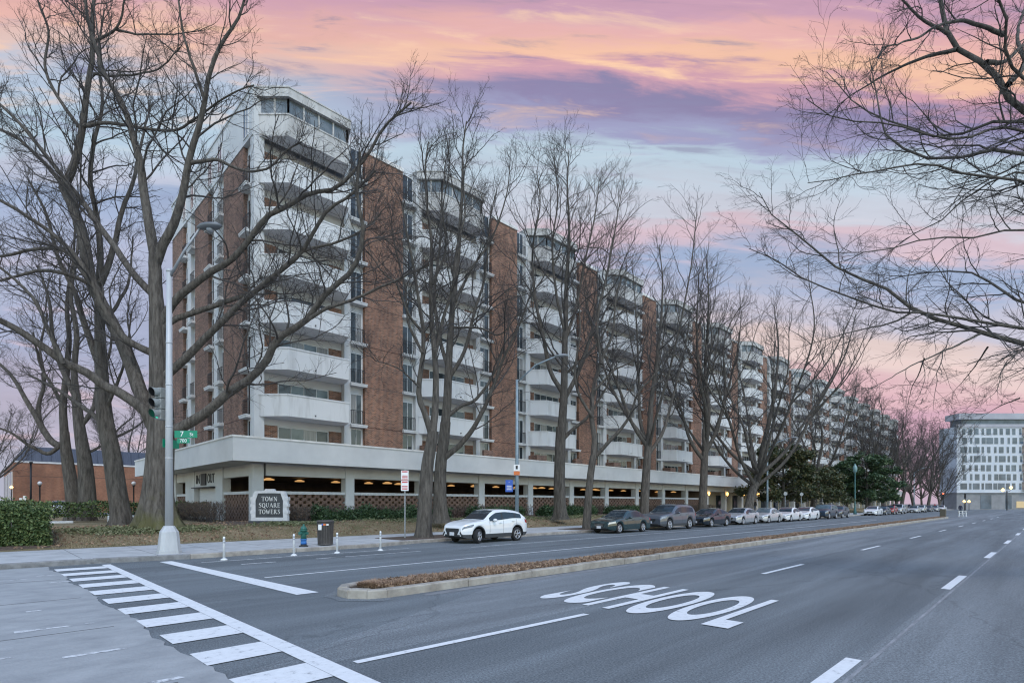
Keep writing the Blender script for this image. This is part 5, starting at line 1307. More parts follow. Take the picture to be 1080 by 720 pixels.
# ------------------------------------------------------------------ evergreens, hedges, undergrowth
def leaf_mat(name, c1, c2, c3, rough=0.55):
    m = bpy.data.materials.new(name); m.use_nodes = True; nt = m.node_tree; b = nt.nodes['Principled BSDF']; L = nt.links.new
    b.inputs['Roughness'].default_value = rough; b.inputs['Specular IOR Level'].default_value = 0.35
    g = nt.nodes.new('ShaderNodeNewGeometry'); r = nt.nodes.new('ShaderNodeValToRGB'); cr = r.color_ramp
    cr.elements[0].color = (*c1,1); cr.elements[1].color = (*c3,1); e = cr.elements.new(0.55); e.color = (*c2,1)
    L(g.outputs['Random Per Island'], r.inputs[0]); L(r.outputs[0], b.inputs['Base Color'])
    return m
M_HEDGE = leaf_mat('hedge_leaf', (0.026,0.050,0.018), (0.072,0.115,0.038), (0.17,0.20,0.075))
M_JUNI = leaf_mat('juniper_leaf', (0.018,0.040,0.018), (0.038,0.075,0.030), (0.075,0.115,0.05))
M_MAGN = leaf_mat('magnolia_leaf', (0.022,0.035,0.015), (0.050,0.065,0.026), (0.12,0.10,0.04), 0.35)
M_MAGN2 = leaf_mat('evergreen_leaf', (0.020,0.042,0.022), (0.045,0.085,0.036), (0.085,0.12,0.05), 0.4)
M_DRY = leaf_mat('dry_twig', (0.085,0.060,0.045), (0.14,0.10,0.075), (0.20,0.155,0.115), 0.9)
M_STRAW = leaf_mat('dry_grass', (0.20,0.125,0.085), (0.33,0.215,0.145), (0.46,0.33,0.23), 0.9)
M_LITTER = leaf_mat('leaf_litter', (0.13,0.08,0.055), (0.25,0.165,0.11), (0.38,0.27,0.185), 0.9)
M_IVY = leaf_mat('pale_ground_cover', (0.09,0.11,0.05), (0.16,0.17,0.085), (0.24,0.23,0.14), 0.8)
def leaves(pts, size, rng, asp=1.9, flat=0.0):
    """one four-cornered leaf on every point"""
    n = len(pts); d = rng.normal(size=(n, 3)); d[:, 2] *= (1-flat); d /= np.linalg.norm(d, axis=1, keepdims=True)+1e-9
    q = rng.normal(size=(n, 3)); q[:, 2] *= (1-flat); w = np.cross(d, q); w /= np.linalg.norm(w, axis=1, keepdims=True)+1e-9
    s = size*(0.6+0.8*rng.random((n, 1))); a = d*s*asp/2; b = w*s/2
    v = np.stack([pts-a, pts+b*1.0-a*0.1, pts+a, pts-b*1.0-a*0.1], 1).reshape(-1, 3)
    return v, np.arange(n*4).reshape(n, 4)
def hedge(name, label, poly_box, n, size, m, seed, cat='hedge', group=None, rough=0.12, stems=True, top_round=0.25, dens_core=True, twm=None):
    """clipped hedge: leaf skin over a dark leafy body"""
    x0, x1, y0, y1, z0, z1 = poly_box; rng = np.random.default_rng(seed)
    root = empty(name, ((x0+x1)/2, (y0+y1)/2, z0), 0, label, cat, group); og = np.array([(x0+x1)/2, (y0+y1)/2, z0])
    u = rng.random((n, 3)); face = rng.random(n)
    P_ = np.stack([x0+(x1-x0)*u[:, 0], y0+(y1-y0)*u[:, 1], z0+(z1-z0)*u[:, 2]], 1)
    # pull most leaves to the surface, with bumps
    hx, hy, hz = (x1-x0)/2, (y1-y0)/2, (z1-z0)
    k = face < 0.30; P_[k, 2] = z1
    k = (face >= 0.30) & (face < 0.55); P_[k, 0] = x1
    k = (face >= 0.55) & (face < 0.65); P_[k, 0] = x0
    k = (face >= 0.65) & (face < 0.80); P_[k, 1] = np.where(rng.random(k.sum()) < .5, y0, y1)
    c = np.array([(x0+x1)/2, (y0+y1)/2])
    e = np.sin(P_[:, 0]*2.3+seed)*np.cos(P_[:, 1]*1.9+seed)*0.5+np.sin(P_[:, 1]*4.1+P_[:, 2]*3)*0.3+rng.normal(size=n)*0.45
    t = np.clip((P_[:, 2]-z0)/hz, 0, 1); shrink = 1-top_round*0.25*t**3
    P_[:, 0] = c[0]+(P_[:, 0]-c[0])*(1+e*rough/max(hx, .3)*0.5)*shrink; P_[:, 1] = c[1]+(P_[:, 1]-c[1])*(1+e*rough/max(hy, .5)*0.5)
    ed = np.minimum(np.abs(np.abs(P_[:, 0]-c[0])-hx)/0.35, 1); P_[:, 2] += e*rough*t-(1-ed)*top_round*0.35*t
    P_[:, 2] = np.maximum(P_[:, 2], z0+0.02)
    lv, lf = leaves(P_, size, rng)
    ns = max(6, int((x1-x0)*(y1-y0)*9)); ns = min(ns, 700); b = rng.random((ns, 3)); pts = np.empty((ns, 5, 3))
    s0 = np.stack([x0+0.1+(x1-x0-0.2)*b[:, 0], y0+0.1+(y1-y0-.2)*b[:, 1], np.full(ns, z0-0.1)], 1)
    dirs = rng.normal(size=(ns, 3))*0.22; dirs[:, 2] = 1
    for q in range(5): pts[:, q] = s0+dirs*(q/4)*hz*0.9+rng.normal(size=(ns, 3))*0.03*q
    v, f = tubes(pts, np.repeat(np.linspace(0.022, 0.008, 5)[None], ns, 0), 4)
    np_mesh('foliage', np.concatenate([lv, v])-og, np.concatenate([lf, f+len(lv)]), [m, twm or M_TWIG], root, mi=np.concatenate([np.zeros(len(lf), int), np.ones(len(f), int)]))
    return root
z0 = 0.16
hedge('boxwood_hedge', 'thick green clipped hedge at the left edge beside the sidewalk', (-28.6,-26.35,0.0,1.95,0.2,1.56), 30000, 0.055, M_HEDGE, 1, rough=0.3, top_round=0.5)
hedge('garden_hedge', 'long low green hedge across the garden behind the lawn trees', (-41.3,-40.5,-4,11.2,1.02,1.86), 12000, 0.075, M_HEDGE, 2)
jun = [(-31.6,-30.4,14.6,24.0, 'dark green juniper bank behind the trash can'), (-31.4,-30.2,26.4,31.5,'dark green juniper bank behind the white crossover'), (-31.2,-30.0,34.2,41.0,'dark green juniper bank behind the green sedan'), (-31.0,-29.8,44.2,49.5,'dark green juniper bank farthest along the building')]
for i, (x0, x1, y0, y1, lab) in enumerate(jun):
    hedge('juniper_bank', lab, (x0, x1, y0, y1, 0.68, 1.22), int(2600*(y1-y0)), 0.085, M_JUNI, 10+i, 'shrub', 'juniper banks along the building', rough=0.35, top_round=0.6)

def twig_hedge(name, label, x0, x1, y0, y1, z0, z1, n, seed, group='bare clipped hedges', rr=0.006):
    """winter hedge without leaves: upright wiry stems"""
    rng = np.random.default_rng(seed); og = np.array([(x0+x1)/2, (y0+y1)/2, z0]); root = empty(name, tuple(og), 0, label, 'hedge', group)
    s0 = np.stack([x0+(x1-x0)*rng.random(n), y0+(y1-y0)*rng.random(n), np.full(n, z0-0.05)], 1); H = z1-z0
    pts = np.empty((n, 6, 3)); pts[:, 0] = s0; dirs = rng.normal(size=(n, 3))*0.28; dirs[:, 2] = 1
    for q in range(1, 6):
        pts[:, q] = pts[:, q-1]+dirs*H/5*(0.8+0.3*rng.random((n, 1))); dirs[:, :2] += rng.normal(size=(n, 2))*0.16
    pts[:, :, 0] = np.clip(pts[:, :, 0], x0-0.12, x1+0.12); pts[:, :, 2] = np.minimum(pts[:, :, 2], z1+rng.normal(size=(n, 1))*0.03)
    R = np.repeat(np.linspace(0.013, rr, 6)[None], n, 0); v, f = tubes(pts, R, 3); np_mesh('stems', v-og, f, M_TWIG, root)
    P2, R2, L2 = spawn(pts, R, 7, rng, 0.25, 1.0, np.full(n, 0.42), 0.8, 0.15, 4, 0.7, 0.6, 0.2, rmin=rr); P2[:, :, 2] = np.minimum(P2[:, :, 2], z1+0.05)
    v, f = tubes(P2, R2, 3); 
    np_mesh('twigs', v-og, f, M_DRYT, root)
    lv = P2[rng.integers(0, len(P2), n*4), rng.integers(1, 4, n*4)]; v, f = leaves(lv+rng.normal(size=lv.shape)*0.02, 0.05, rng); np_mesh('dry_leaves', v-og, f, M_DRY, root)
    return root
M_DRYT = mat('dry_hedge_twig', (0.11,0.08,0.062), (0.18,0.138,0.105), 6, 0.95)
gap = [(12.8,22.8,'bare brown hedge behind the town sign along the brick screen'), (24.2,35.4,'bare brown hedge behind the white crossover along the brick screen'), (36.6,47.4,'bare brown hedge behind the green sedan along the brick screen'), (48.6,60,'bare brown hedge behind the black sedan along the brick screen'), (61,72,'bare brown hedge behind the silver sedan ending at the arcade')]
for i, (y0, y1, lab) in enumerate(gap): twig_hedge('bare_hedge', lab, -33.2, -32.3, y0, y1, 0.68, 1.72, int(26*(y1-y0)), 60+i)
twig_hedge('bare_hedge', 'bare brown hedge along the garage portal side between mossy trunk and sign', -44.5, -33.4, 9.4, 10.2, 0.68, 1.95, 360, 70)
twig_hedge('bare_shrub', 'loose reddish bare shrub beside the town sign', -30.9, -30.2, 12.8, 13.6, 0.68, 1.65, 60, 71, None)

# magnolias
def evergreen(name, label, loc, H, R_, seed, m, n=26000, low=1.6, leaf=0.16, trunk=0.26):
    rng = np.random.default_rng(seed); root = empty(name, loc, 0, label, 'tree', 'evergreen magnolias')
    L = []
    for k in range(26):
        z = low+(H-low)*(k/26)**0.9; a = k*2.4+rng.uniform(-.3,.3); s = R_*math.sqrt(max(0.08, 1-((z-low*0.9)/(H-low*0.5))**2))*rng.uniform(0.75, 1.1)
        L.append(([(0,0,z), (math.cos(a)*s*.5, math.sin(a)*s*.5, z+0.35), (math.cos(a)*s, math.sin(a)*s, z+rng.uniform(-.2,.9))], 0.07, 0.02))
    (tv, tf), (cv, cf) = tree_mesh(rng, [(0,0,-.1),(0.05,0,H*.35),(0,0.05,H*.7),(0,0,H*0.97)], [trunk,trunk*.8,trunk*.5,0.05], L, (0,0,0), tw=(9,5,3), lens=(1.3,0.6,0.35), rmin=0.012, flare=1.3)
    np_mesh('trunk', tv, tf, M_BARK2, root, True)
    # leaves in clusters at the branch ends
    cl = cv[rng.integers(0, len(cv), 900)]; per = n//900
    pts = (cl[:, None, :]+rng.normal(size=(900, per, 3))*np.array([0.26,0.26,0.17])).reshape(-1, 3)
    v, f = leaves(pts, leaf, rng, 2.0, 0.35); np_mesh('crown', v, f, m, root)
    return root
def evg(px, X, *a): 
    return (X, alongY(px, X), 0.4)
evergreen('magnolia_tree', 'olive brown evergreen magnolia behind the white parked sedans', evg(826,-25.5), 8.6, 5.0, 81, M_MAGN, 30000)
evergreen('magnolia_tree', 'smaller olive magnolia just right of the larger one by the dark parked cars', evg(858,-25.5), 6.6, 4.2, 82, M_MAGN, 22000)
evergreen('magnolia_tree', 'deep green evergreen magnolia beside the teal lamp post', evg(914,-24.0), 10.2, 6.0, 83, M_MAGN2, 34000, 1.9, 0.2)
evergreen('magnolia_tree', 'green magnolia crown showing left of the teal lamp post', evg(893,-27.5), 8.0, 4.0, 84, M_MAGN2, 20000)

# dead grass and leaf litter on the median, straw tufts on its rim
def blades(n, seed, fx, zf, h0, h1, w, lean=0.6):
    rng = np.random.default_rng(seed); x, y = fx(rng, n); z = zf(x, y)
    h = h0+(h1-h0)*rng.random(n); a = rng.random(n)*6.283; l = lean*rng.random(n)*h
    b = np.stack([x, y, z], 1); dx = np.stack([np.cos(a), np.sin(a), np.zeros(n)], 1); sx = np.stack([-np.sin(a), np.cos(a), np.zeros(n)], 1)*w*(0.6+0.8*rng.random((n, 1)))
    tip = b+dx*l[:, None]; tip[:, 2] += h; mid = b+dx*l[:, None]*0.35; mid[:, 2] += h*0.6
    v = np.stack([b-sx, b+sx, mid+sx*.7, tip, mid-sx*.7], 1).reshape(-1, 3); i = np.arange(n)[:, None]*5
    f = np.concatenate([np.concatenate([i, i+1, i+2, i+4], 1), np.concatenate([i+4, i+2, i+3, i+3], 1)[:, :4]])
    return v, f
def grass(name, n, seed, fx, zf, h0, h1, w, m, lean=0.6):
    v, f = blades(n, seed, fx, zf, h0, h1, w, lean)
    q = f[:len(f)//2]; t = f[len(f)//2:, :3]
    # split every blade in triangles only
    tri = np.concatenate([q[:, [0,1,2]], q[:, [0,2,3]], t]); return tag(np_mesh(name, v, tri, m), kind='stuff')
def med_xy(rng, n):
    y = MY0+0.5+(MY1-MY0-0.6)*rng.random(n)**2.0; t = rng.random(n); x = MX0+0.22+(MX1-MX0-0.44)*t
    # narrow at the nose
    nn = y < MY0+0.8; x = np.where(nn, (MX0+MX1)/2+(x-(MX0+MX1)/2)*0.6, x); return x, y
clump = lambda x, y: 0.5+0.5*np.sin(x*5.1+np.sin(y*2.2)*2)*np.sin(y*3.3+x)
grass('median_dead_grass', 52000, 5, med_xy, lambda x, y: 0.09+0.07*clump(x, y), 0.03, 0.15, 0.006, M_STRAW, 1.5)
def lit_xy(rng, n): return med_xy(rng, n)
rng_ = np.random.default_rng(6); x, y = med_xy(rng_, 26000); p = np.stack([x, y, 0.135+0.07*rng_.random(len(x))], 1); v, f = leaves(p, 0.055, rng_, 1.8, 0.55)
tag(np_mesh('median_leaf_litter', v, f, M_LITTER), kind='stuff')
# lawn: sparse dry tufts, ground cover in front of the beds, fallen leaves
def lawn_xy(rng, n): return -29.8+4.3*rng.random(n), 2.0+26*rng.random(n)**1.3
lz = lambda x, y: np.array([lawnz(a, b) for a, b in zip(x, y)])
grass('lawn_grass', 42000, 7, lawn_xy, lz, 0.02, 0.07, 0.006, leaf_mat('lawn_blade', (0.15,0.14,0.065), (0.27,0.21,0.13), (0.38,0.31,0.21), 0.9), 1.2)
def gc_xy(rng, n):
    k = rng.integers(0, 6, n); cx = np.array([-28.2,-28.3,-29.0,-29.2,-28.4,-28.8])[k]; cy = np.array([4.2,6.6,12.2,21.0,34.5,27.5])[k]; sy = np.array([0.9,1.0,1.0,2.6,3.6,2.0])[k]
    return cx+rng.normal(size=n)*0.34, cy+rng.normal(size=n)*sy
rng_ = np.random.default_rng(9); x, y = gc_xy(rng_, 11000); p = np.stack([x, y, lz(x, y)+0.03+0.12*rng_.random(len(x))], 1); v, f = leaves(p, 0.06, rng_, 1.8, 0.3)
tag(np_mesh('ground_cover', v, f, M_IVY), kind='stuff')
rng_ = np.random.default_rng(10); x = -33.3+7.4*rng_.random(5000); y = 1+40*rng_.random(5000)**1.3; p = np.stack([x, y, lz(x, y)+0.035], 1); v, f = leaves(p, 0.07, rng_, 1.6, 0.8)
tag(np_mesh('fallen_leaves', v, f, M_LITTER), kind='stuff')
# ------------------------------------------------------------------ street furniture
M_POLE = mat('pole_paint', (0.40,0.41,0.42), (0.50,0.51,0.52), 3, 0.55, metal=0.2, stretch=(1,1,0.2))
M_GALV = mat('galvanised', (0.26,0.275,0.29), (0.36,0.375,0.39), 5, 0.5, metal=0.5)
M_POLEB = mat('blue_grey_pole', (0.20,0.26,0.30), (0.27,0.34,0.38), 4, 0.55, metal=0.2)
M_TEAL = mat('teal_lamp_paint', (0.05,0.14,0.14), rough=0.5)
M_GREEN = mat('street_sign_green', (0.0,0.22,0.12), rough=0.45)
M_SWHITE = mat('sign_white', (0.78,0.78,0.76), rough=0.5)
M_SIGRED = mat('sign_red', (0.55,0.07,0.08), rough=0.5)
M_BLUE = mat('sign_blue', (0.03,0.10,0.42), rough=0.45)
M_ORANGE = mat('sign_orange', (0.62,0.16,0.04), rough=0.5)
M_POSTW = mat('post_white', (0.74,0.75,0.76), (0.62,0.63,0.64), 9, 0.5)
M_SIGBODY = mat('signal_grey', (0.20,0.215,0.21), (0.27,0.285,0.28), 8, 0.6)

# traffic signal pole with lamp arm
SP = (-20.85, 4.62, 0.146)
pole = empty('signal_pole', SP, 0, 'tall grey signal and lamp pole with square base at the corner', 'street light')
b = MB(); 
for (w, z0, z1, w1) in ((0.33,0,0.10,0.33), (0.31,0.10,0.72,0.25), (0.25,0.72,0.92,0.14)):
    rings = [[(sx*q*1.0 if abs(sx) == 1 and abs(sy) == 1 else sx*q, sy*q, z) for sx, sy in ((-1,-.6),(-.6,-1),(.6,-1),(1,-.6),(1,.6),(.6,1),(-.6,1),(-1,.6))] for q, z in ((w,z0),(w1,z1))]
    b.loft(rings)
b.build('base', [M_POLE], pole)
b = MB(); b.tube([(0,0,0.9),(0,0,5),(0,0,9.4)], [0.125,0.105,0.08], 14); b.lathe([(0.09,9.4),(0.09,9.46),(0.03,9.52)], (0,0,0), 12); 
for z in (3.15, 4.2, 5.6, 7.0): b.lathe([(0.128-0.004*z,z),(0.128-0.004*z,z+0.05)], (0,0,0), 14)
b.build('pole', [M_POLE], pole)
u = Vector((0.80, 0.60, 0)); e = Vector((0,0,9.25))+u*1.15+Vector((0,0,1.55))
b = MB(); b.tube([(0,0,9.2), tuple(Vector((0,0,9.2))+u*0.55+Vector((0,0,0.85))), tuple(e)], [0.045,0.04,0.035], 8); b.build('lamp_arm', [M_GALV], pole)
b = MB(); rings = []
for k, (w, h) in enumerate(((0.05,0.04),(0.17,0.09),(0.21,0.11),(0.19,0.10),(0.08,0.05))):
    c = e+u*(-0.1+0.21*k)+Vector((0,0,0.02)); s_ = Vector((-u.y,u.x,0)); rings.append([tuple(c+s_*w*math.cos(t)+Vector((0,0,1))*h*math.sin(t)) for t in np.linspace(0,2*math.pi,12,endpoint=False)])
b.loft(rings, 0, smooth=True); c = e+u*0.36; b.lathe([(0.12,c.z-0.06),(0.11,c.z-0.14),(0.05,c.z-0.18)], (c.x,c.y,0), 12, 1); b.build('lamp_head', [mat('lamp_housing', (0.15,0.16,0.17), rough=0.5, metal=0.3), M_GALV], pole)
# three-section signal head: faces the traffic of the street, seen from its side
SH = Vector((-0.30,-0.30,0))
head = empty('traffic_signal', (SP[0]-0.36, SP[1]-0.22, 4.62), math.radians(24), 'grey three section traffic signal facing left with a green lens at the bottom', 'traffic light')
b = MB()
for k in range(3): b.bbox(-0.15,0.15,-0.05,0.20,0.02+0.36*k,0.36+0.36*k,0.02)
b.build('housing', [M_SIGBODY], head)
for k, m_ in enumerate((mat('green_lens', (0.02,0.35,0.22), rough=0.2, emit=(0.0,0.9,0.55), estr=0.9), mat('dark_lens', (0.02,0.02,0.015), rough=0.3), mat('dark_lens', (0.02,0.02,0.015)))):
    z = 0.19+0.36*k
    b = MB(); b.lathe([(0.005,-0.075),(0.09,-0.068),(0.13,-0.052)], (0,0,z), 18, 0, True, 'y'); b.build('lens', [m_], head)
    b = MB(); n = 18; rings = []
    for y, r_ in ((-0.05,0.148),(-0.30,0.140)):
        rings.append([(r_*math.cos(t), y+(0.10*(1-(math.sin(t)+1)/2) if y < -0.1 else 0), z+r_*math.sin(t)) for t in np.linspace(-1.0, math.pi+1.0, n)])
    rings2 = [[(x*0.95, y, z+(zz-z)*0.95) for x, y, zz in r_] for r_ in rings]
    b.loft(rings, 0, False, False, True, False); b.loft(rings2[::-1], 1, False, False, True, False); b.build('visor', [M_SIGBODY, M_TRIM], head)
b = MB(); b.bar((0.1,0.1,0.1),(0.40,0.24,0.05),0.02); b.bar((0.1,0.1,1.02),(0.40,0.24,1.05),0.02); b.bar((0.3,0.2,-0.02),(0.3,0.2,1.12),0.025); b.build('bracket', [M_SIGBODY], head)
# street name signs
def plate(name, label, c, right, w, h, m, txt, size, group=None, cat='sign', t=0.012, extra=None, tm=None):
    r_ = Vector(right).normalized(); nrm = r_.cross(Vector((0,0,1)))
    root = empty(name, tuple(c), 0, label, cat, group); b = MB()
    pts = [(-w/2,-h/2),(w/2,-h/2),(w/2,h/2),(-w/2,h/2)]
    b.loft([[tuple(r_*x+Vector((0,0,z))+nrm*o) for x, z in pts] for o in (0, t)]); b.build('plate', [m], root)
    for s, (x, z, tt) in ((size, (0, 0, txt)),) if extra is None else extra:
        text_mesh('lettering', tt, s, tm or M_SWHITE, tuple(r_*x+Vector((0,0,z))+nrm*(t+0.004)), r_, extrude=0.002, parent=root)
    return root
q = Vector(SP)
plate('street_name_sign', 'green street name sign reading 7 St on the signal pole', q+Vector((0.40,0.40,3.98)), (1,1,0), 0.76, 0.24, M_GREEN, '', 0.2, 'street name signs', extra=((0.25,(-0.13,0,'7')),(0.16,(0.19,-0.01,'St'))))
plate('block_number_sign', 'small green sign reading 700 under the street name sign', q+Vector((0.34,0.34,3.76)), (1,1,0), 0.42, 0.16, M_GREEN, '700', 0.16, 'street name signs')
plate('street_name_sign', 'green sign edge standing out to the left of the signal pole', q+Vector((-0.20,0.10,3.68)), (0.5,-1,0), 0.60, 0.28, M_GREEN, '', 0.2, 'street name signs', extra=((0.2,(0,0,'I St')),))

# town sign: stone frame with a dark board, hand made serif capitals
TS = ray(285, 553, 29.6); TS.z = lawnz(TS.x, TS.y)
sg = empty('monument_sign', tuple(TS), math.radians(45), 'dark monument sign in a white stone frame reading Town Square Towers', 'sign')
M_STONE = mat('sign_stone', (0.55,0.55,0.56), (0.68,0.68,0.69), 5, 0.85, bump=0.3)
M_BOARD = mat('sign_board', (0.042,0.046,0.052), (0.06,0.064,0.07), 3, 0.6)
# local: x to the right, -y towards the viewer
b = MB(); b.bbox(-1.12,1.12,-0.22,0.22,-0.1,0.16,0.02); b.build('plinth', [M_BOARD], sg)
out_ = [(-1.0,0.16),(1.0,0.16),(0.98,0.75),(1.0,1.30),(0.80,1.78),(0.28,1.80),(0.22,1.90),(-0.22,1.90),(-0.28,1.80),(-0.80,1.78),(-1.0,1.30),(-0.98,0.75)]
in_ = [(-0.76,0.34),(0.76,0.34),(0.75,0.75),(0.76,1.25),(0.62,1.66),(0.24,1.67),(0.2,1.67),(-0.2,1.67),(-0.24,1.67),(-0.62,1.66),(-0.76,1.25),(-0.75,0.75)]
b = MB(); n = len(out_)
for y0, y1 in ((-0.13,0.13),):
    vs = [(x,y0,z) for x,z in out_]+[(x,y0,z) for x,z in in_]+[(x,y1,z) for x,z in out_]+[(x,y1,z) for x,z in in_]; fs = []
    for i in range(n):
        j = (i+1)%n; fs += [(i,j,n+j,n+i),(2*n+i,3*n+i,3*n+j,2*n+j),(i,2*n+i,2*n+j,j),(n+i,n+j,3*n+j,3*n+i)]
    b.add(vs, fs)
b.build('stone_frame', [M_STONE], sg)
b = MB(); b.loft([[(x,y,z) for x,z in in_] for y in (-0.09,0.09)]); b.build('board', [M_BOARD], sg)
for s in (-1, 1):
    for z in (0.55, 0.92, 1.28): 
        b = MB(); b.bbox(s*0.97-0.07,s*0.97+0.07,-0.15,0.15,z,z+0.18,0.015); b.build('quoin', [M_STONE], sg)
GL = { # strokes: (x0,z0,x1,z1,width)
 'T': [(0.35,0,0.35,1,.16),(0,1,0.7,1,.07),(0.02,0.82,0.02,1,.05),(0.68,0.82,0.68,1,.05),(0.2,0,0.5,0,.05)],
 'O': 'ring', 'Q': 'ringq',
 'W': [(0.02,1,0.28,0,.15),(0.28,0,0.5,0.8,.06),(0.5,0.8,0.72,0,.15),(0.72,0,0.98,1,.06),(-.06,1,0.16,1,.05),(0.86,1,1.06,1,.05)],
 'N': [(0.08,0,0.08,1,.06),(0.08,1,0.7,0,.16),(0.7,0,0.7,1,.06),(-.04,0,0.2,0,.05),(0.58,1,0.82,1,.05)],
 'S': [(0.56,0.76,0.56,0.98,.05),(0.56,0.93,0.30,1,.07),(0.30,1,0.08,0.8,.12),(0.08,0.8,0.30,0.56,.15),(0.30,0.56,0.52,0.4,.16),(0.52,0.4,0.56,0.2,.13),(0.56,0.2,0.30,0,.09),(0.30,0,0.06,0.07,.07),(0.04,0,0.04,0.24,.05)],
 'U': [(0.12,1,0.12,0.3,.15),(0.12,0.3,0.36,0,.10),(0.36,0,0.62,0.3,.07),(0.62,0.3,0.62,1,.06),(0,1,0.26,1,.05),(0.5,1,0.74,1,.05)],
 'A': [(0.06,0,0.4,1,.06),(0.4,1,0.76,0,.16),(0.18,0.34,0.62,0.34,.06),(-.04,0,0.18,0,.05),(0.62,0,0.88,0,.05)],
 'R': [(0.14,0,0.14,1,.15),(0.14,1,0.44,0.97,.06),(0.44,0.97,0.58,0.75,.13),(0.58,0.75,0.42,0.52,.12),(0.42,0.52,0.14,0.5,.06),(0.34,0.5,0.72,0,.15),(0,0,0.28,0,.05),(0.62,0,0.82,0,.05)],
 'E': [(0.14,0,0.14,1,.15),(0.0,1,0.56,1,.06),(0.0,0,0.6,0,.06),(0.14,0.52,0.44,0.52,.06),(0.56,0.8,0.56,1,.05),(0.6,0,0.6,0.22,.05),(0.44,0.42,0.44,0.62,.05)]}
GW = dict(T=.7,O=.84,Q=.84,W=1.04,N=.8,S=.62,U=.76,A=.84,R=.8,E=.64)
def serif_word(b, word, cx_, z0, h, wmax):
    tot = sum(GW[c]+0.17 for c in word)-0.17; sx = min(h*0.92, wmax/tot); x = cx_-tot*sx/2
    def stroke(p, q_, w, k=[0]):
        k[0] = (k[0]+1) % 5; yo = -0.106-0.0006*k[0]
        d = Vector((q_[0]-p[0],0,q_[1]-p[1])); d.normalize(); nn = Vector((-d.z,0,d.x))*w/2
        P0, P1 = Vector((p[0],yo,p[1])), Vector((q_[0],yo,q_[1]))
        b.loft([[tuple(P0+nn), tuple(P0-nn), tuple(P1-nn), tuple(P1+nn)], [tuple(v+Vector((0,0.016+yo*0,0))) for v in (P0+nn,P0-nn,P1-nn,P1+nn)]])
    for c in word:
        g = GL[c]
        if isinstance(g, str):
            pts = [(0.42+0.36*math.cos(t), 0.5+0.5*math.sin(t), t) for t in np.linspace(0,2*math.pi,13)]
            for (x0,a0,t0),(x1,a1,t1) in zip(pts, pts[1:]): stroke((x+x0*sx,z0+a0*h),(x+x1*sx,z0+a1*h),(0.05+0.09*abs(math.cos((t0+t1)/2)))*h)
            if g == 'ringq': stroke((x+0.4*sx,z0+0.05*h),(x+0.95*sx,z0-0.22*h),0.1*h)
        else:
            for x0,a0,x1,a1,w in g: stroke((x+x0*sx,z0+a0*h),(x+x1*sx,z0+a1*h),w*h*0.78)
        x += (GW[c]+0.17)*sx
for word, z, w in (('TOWN',1.24,0.86),('SQUARE',0.89,1.16),('TOWERS',0.54,1.16)):
    b = MB(); serif_word(b, word, 0, z, 0.235, w); b.build('lettering', [M_SWHITE], sg)

# delineator posts
dl = None
for (x, y), lab in zip(((-18.66,5.65),(-18.55,7.85),(-18.35,9.35),(-18.2,11.05)), ('white flexible lane post nearest the traffic signal pole','white flexible lane post in front of the fire hydrant','white flexible lane post just right of the trash can','white flexible lane post in front of the parking sign')):
    t = empty('delineator_post', (x,y,0), 0, lab, 'bollard', 'white lane posts') if dl is None else None
    if dl is None:
        dl = t
        b = MB(); b.lathe([(0.11,0),(0.11,0.02),(0.07,0.05),(0.05,0.06)], (0,0,0.002), 14); b.build('foot', [M_POSTW], t)
        b = MB(); b.lathe([(0.038,0.06),(0.036,0.72),(0.03,0.75),(0.01,0.755)], (0,0,0), 12); b.build('post', [M_POSTW], t)
        for z in (0.55, 0.64): b = MB(); b.lathe([(0.0395,z),(0.0395,z+0.06)], (0,0,0), 12); b.build('reflective_band', [mat('reflector', (0.42,0.44,0.46), rough=0.3, metal=0.4)], t)
    else:
        t = copy_tree(dl); t.location = (x,y,0); t['label'] = lab
# fire hydrant
M_HYG = mat('hydrant_green', (0.012,0.095,0.075), (0.03,0.14,0.11), 12, 0.5); M_HYB = mat('hydrant_blue', (0.02,0.13,0.42), (0.05,0.2,0.5), 12, 0.5)
hy = empty('fire_hydrant', (-20.42,9.02,0.146), math.radians(20), 'green fire hydrant with blue base on the sidewalk beside the trash can', 'hydrant')
b = MB(); b.lathe([(0.17,0),(0.17,0.045),(0.115,0.055),(0.11,0.10)], (0,0,0), 16); b.build('flange', [M_TRIM], hy)
b = MB(); b.lathe([(0.118,0.10),(0.108,0.16),(0.108,0.27),(0.125,0.275),(0.125,0.30)], (0,0,0), 16); b.build('base', [M_HYB], hy)
b = MB(); b.lathe([(0.108,0.30),(0.102,0.44),(0.118,0.50),(0.122,0.60),(0.15,0.605),(0.15,0.635),(0.12,0.65)], (0,0,0), 16); b.build('barrel', [M_HYG], hy)
b = MB(); b.lathe([(0.125,0.65),(0.118,0.70),(0.085,0.77),(0.04,0.80),(0.035,0.83),(0.03,0.87),(0.012,0.875)], (0,0,0), 16); b.build('bonnet', [M_HYG], hy)
for a in (0, 90, 180):
    c, s = math.cos(math.radians(a)), math.sin(math.radians(a)); r_ = 0.055 if a != 90 else 0.07
    b = MB(); b.tube([(c*0.08,-s*0.08,0.52),(c*0.17,-s*0.17,0.52),(c*0.172,-s*0.172,0.52),(c*0.21,-s*0.21,0.52)], [r_*.8,r_*.8,r_,r_], 10, 0, False); b.build('nozzle', [M_HYG], hy)
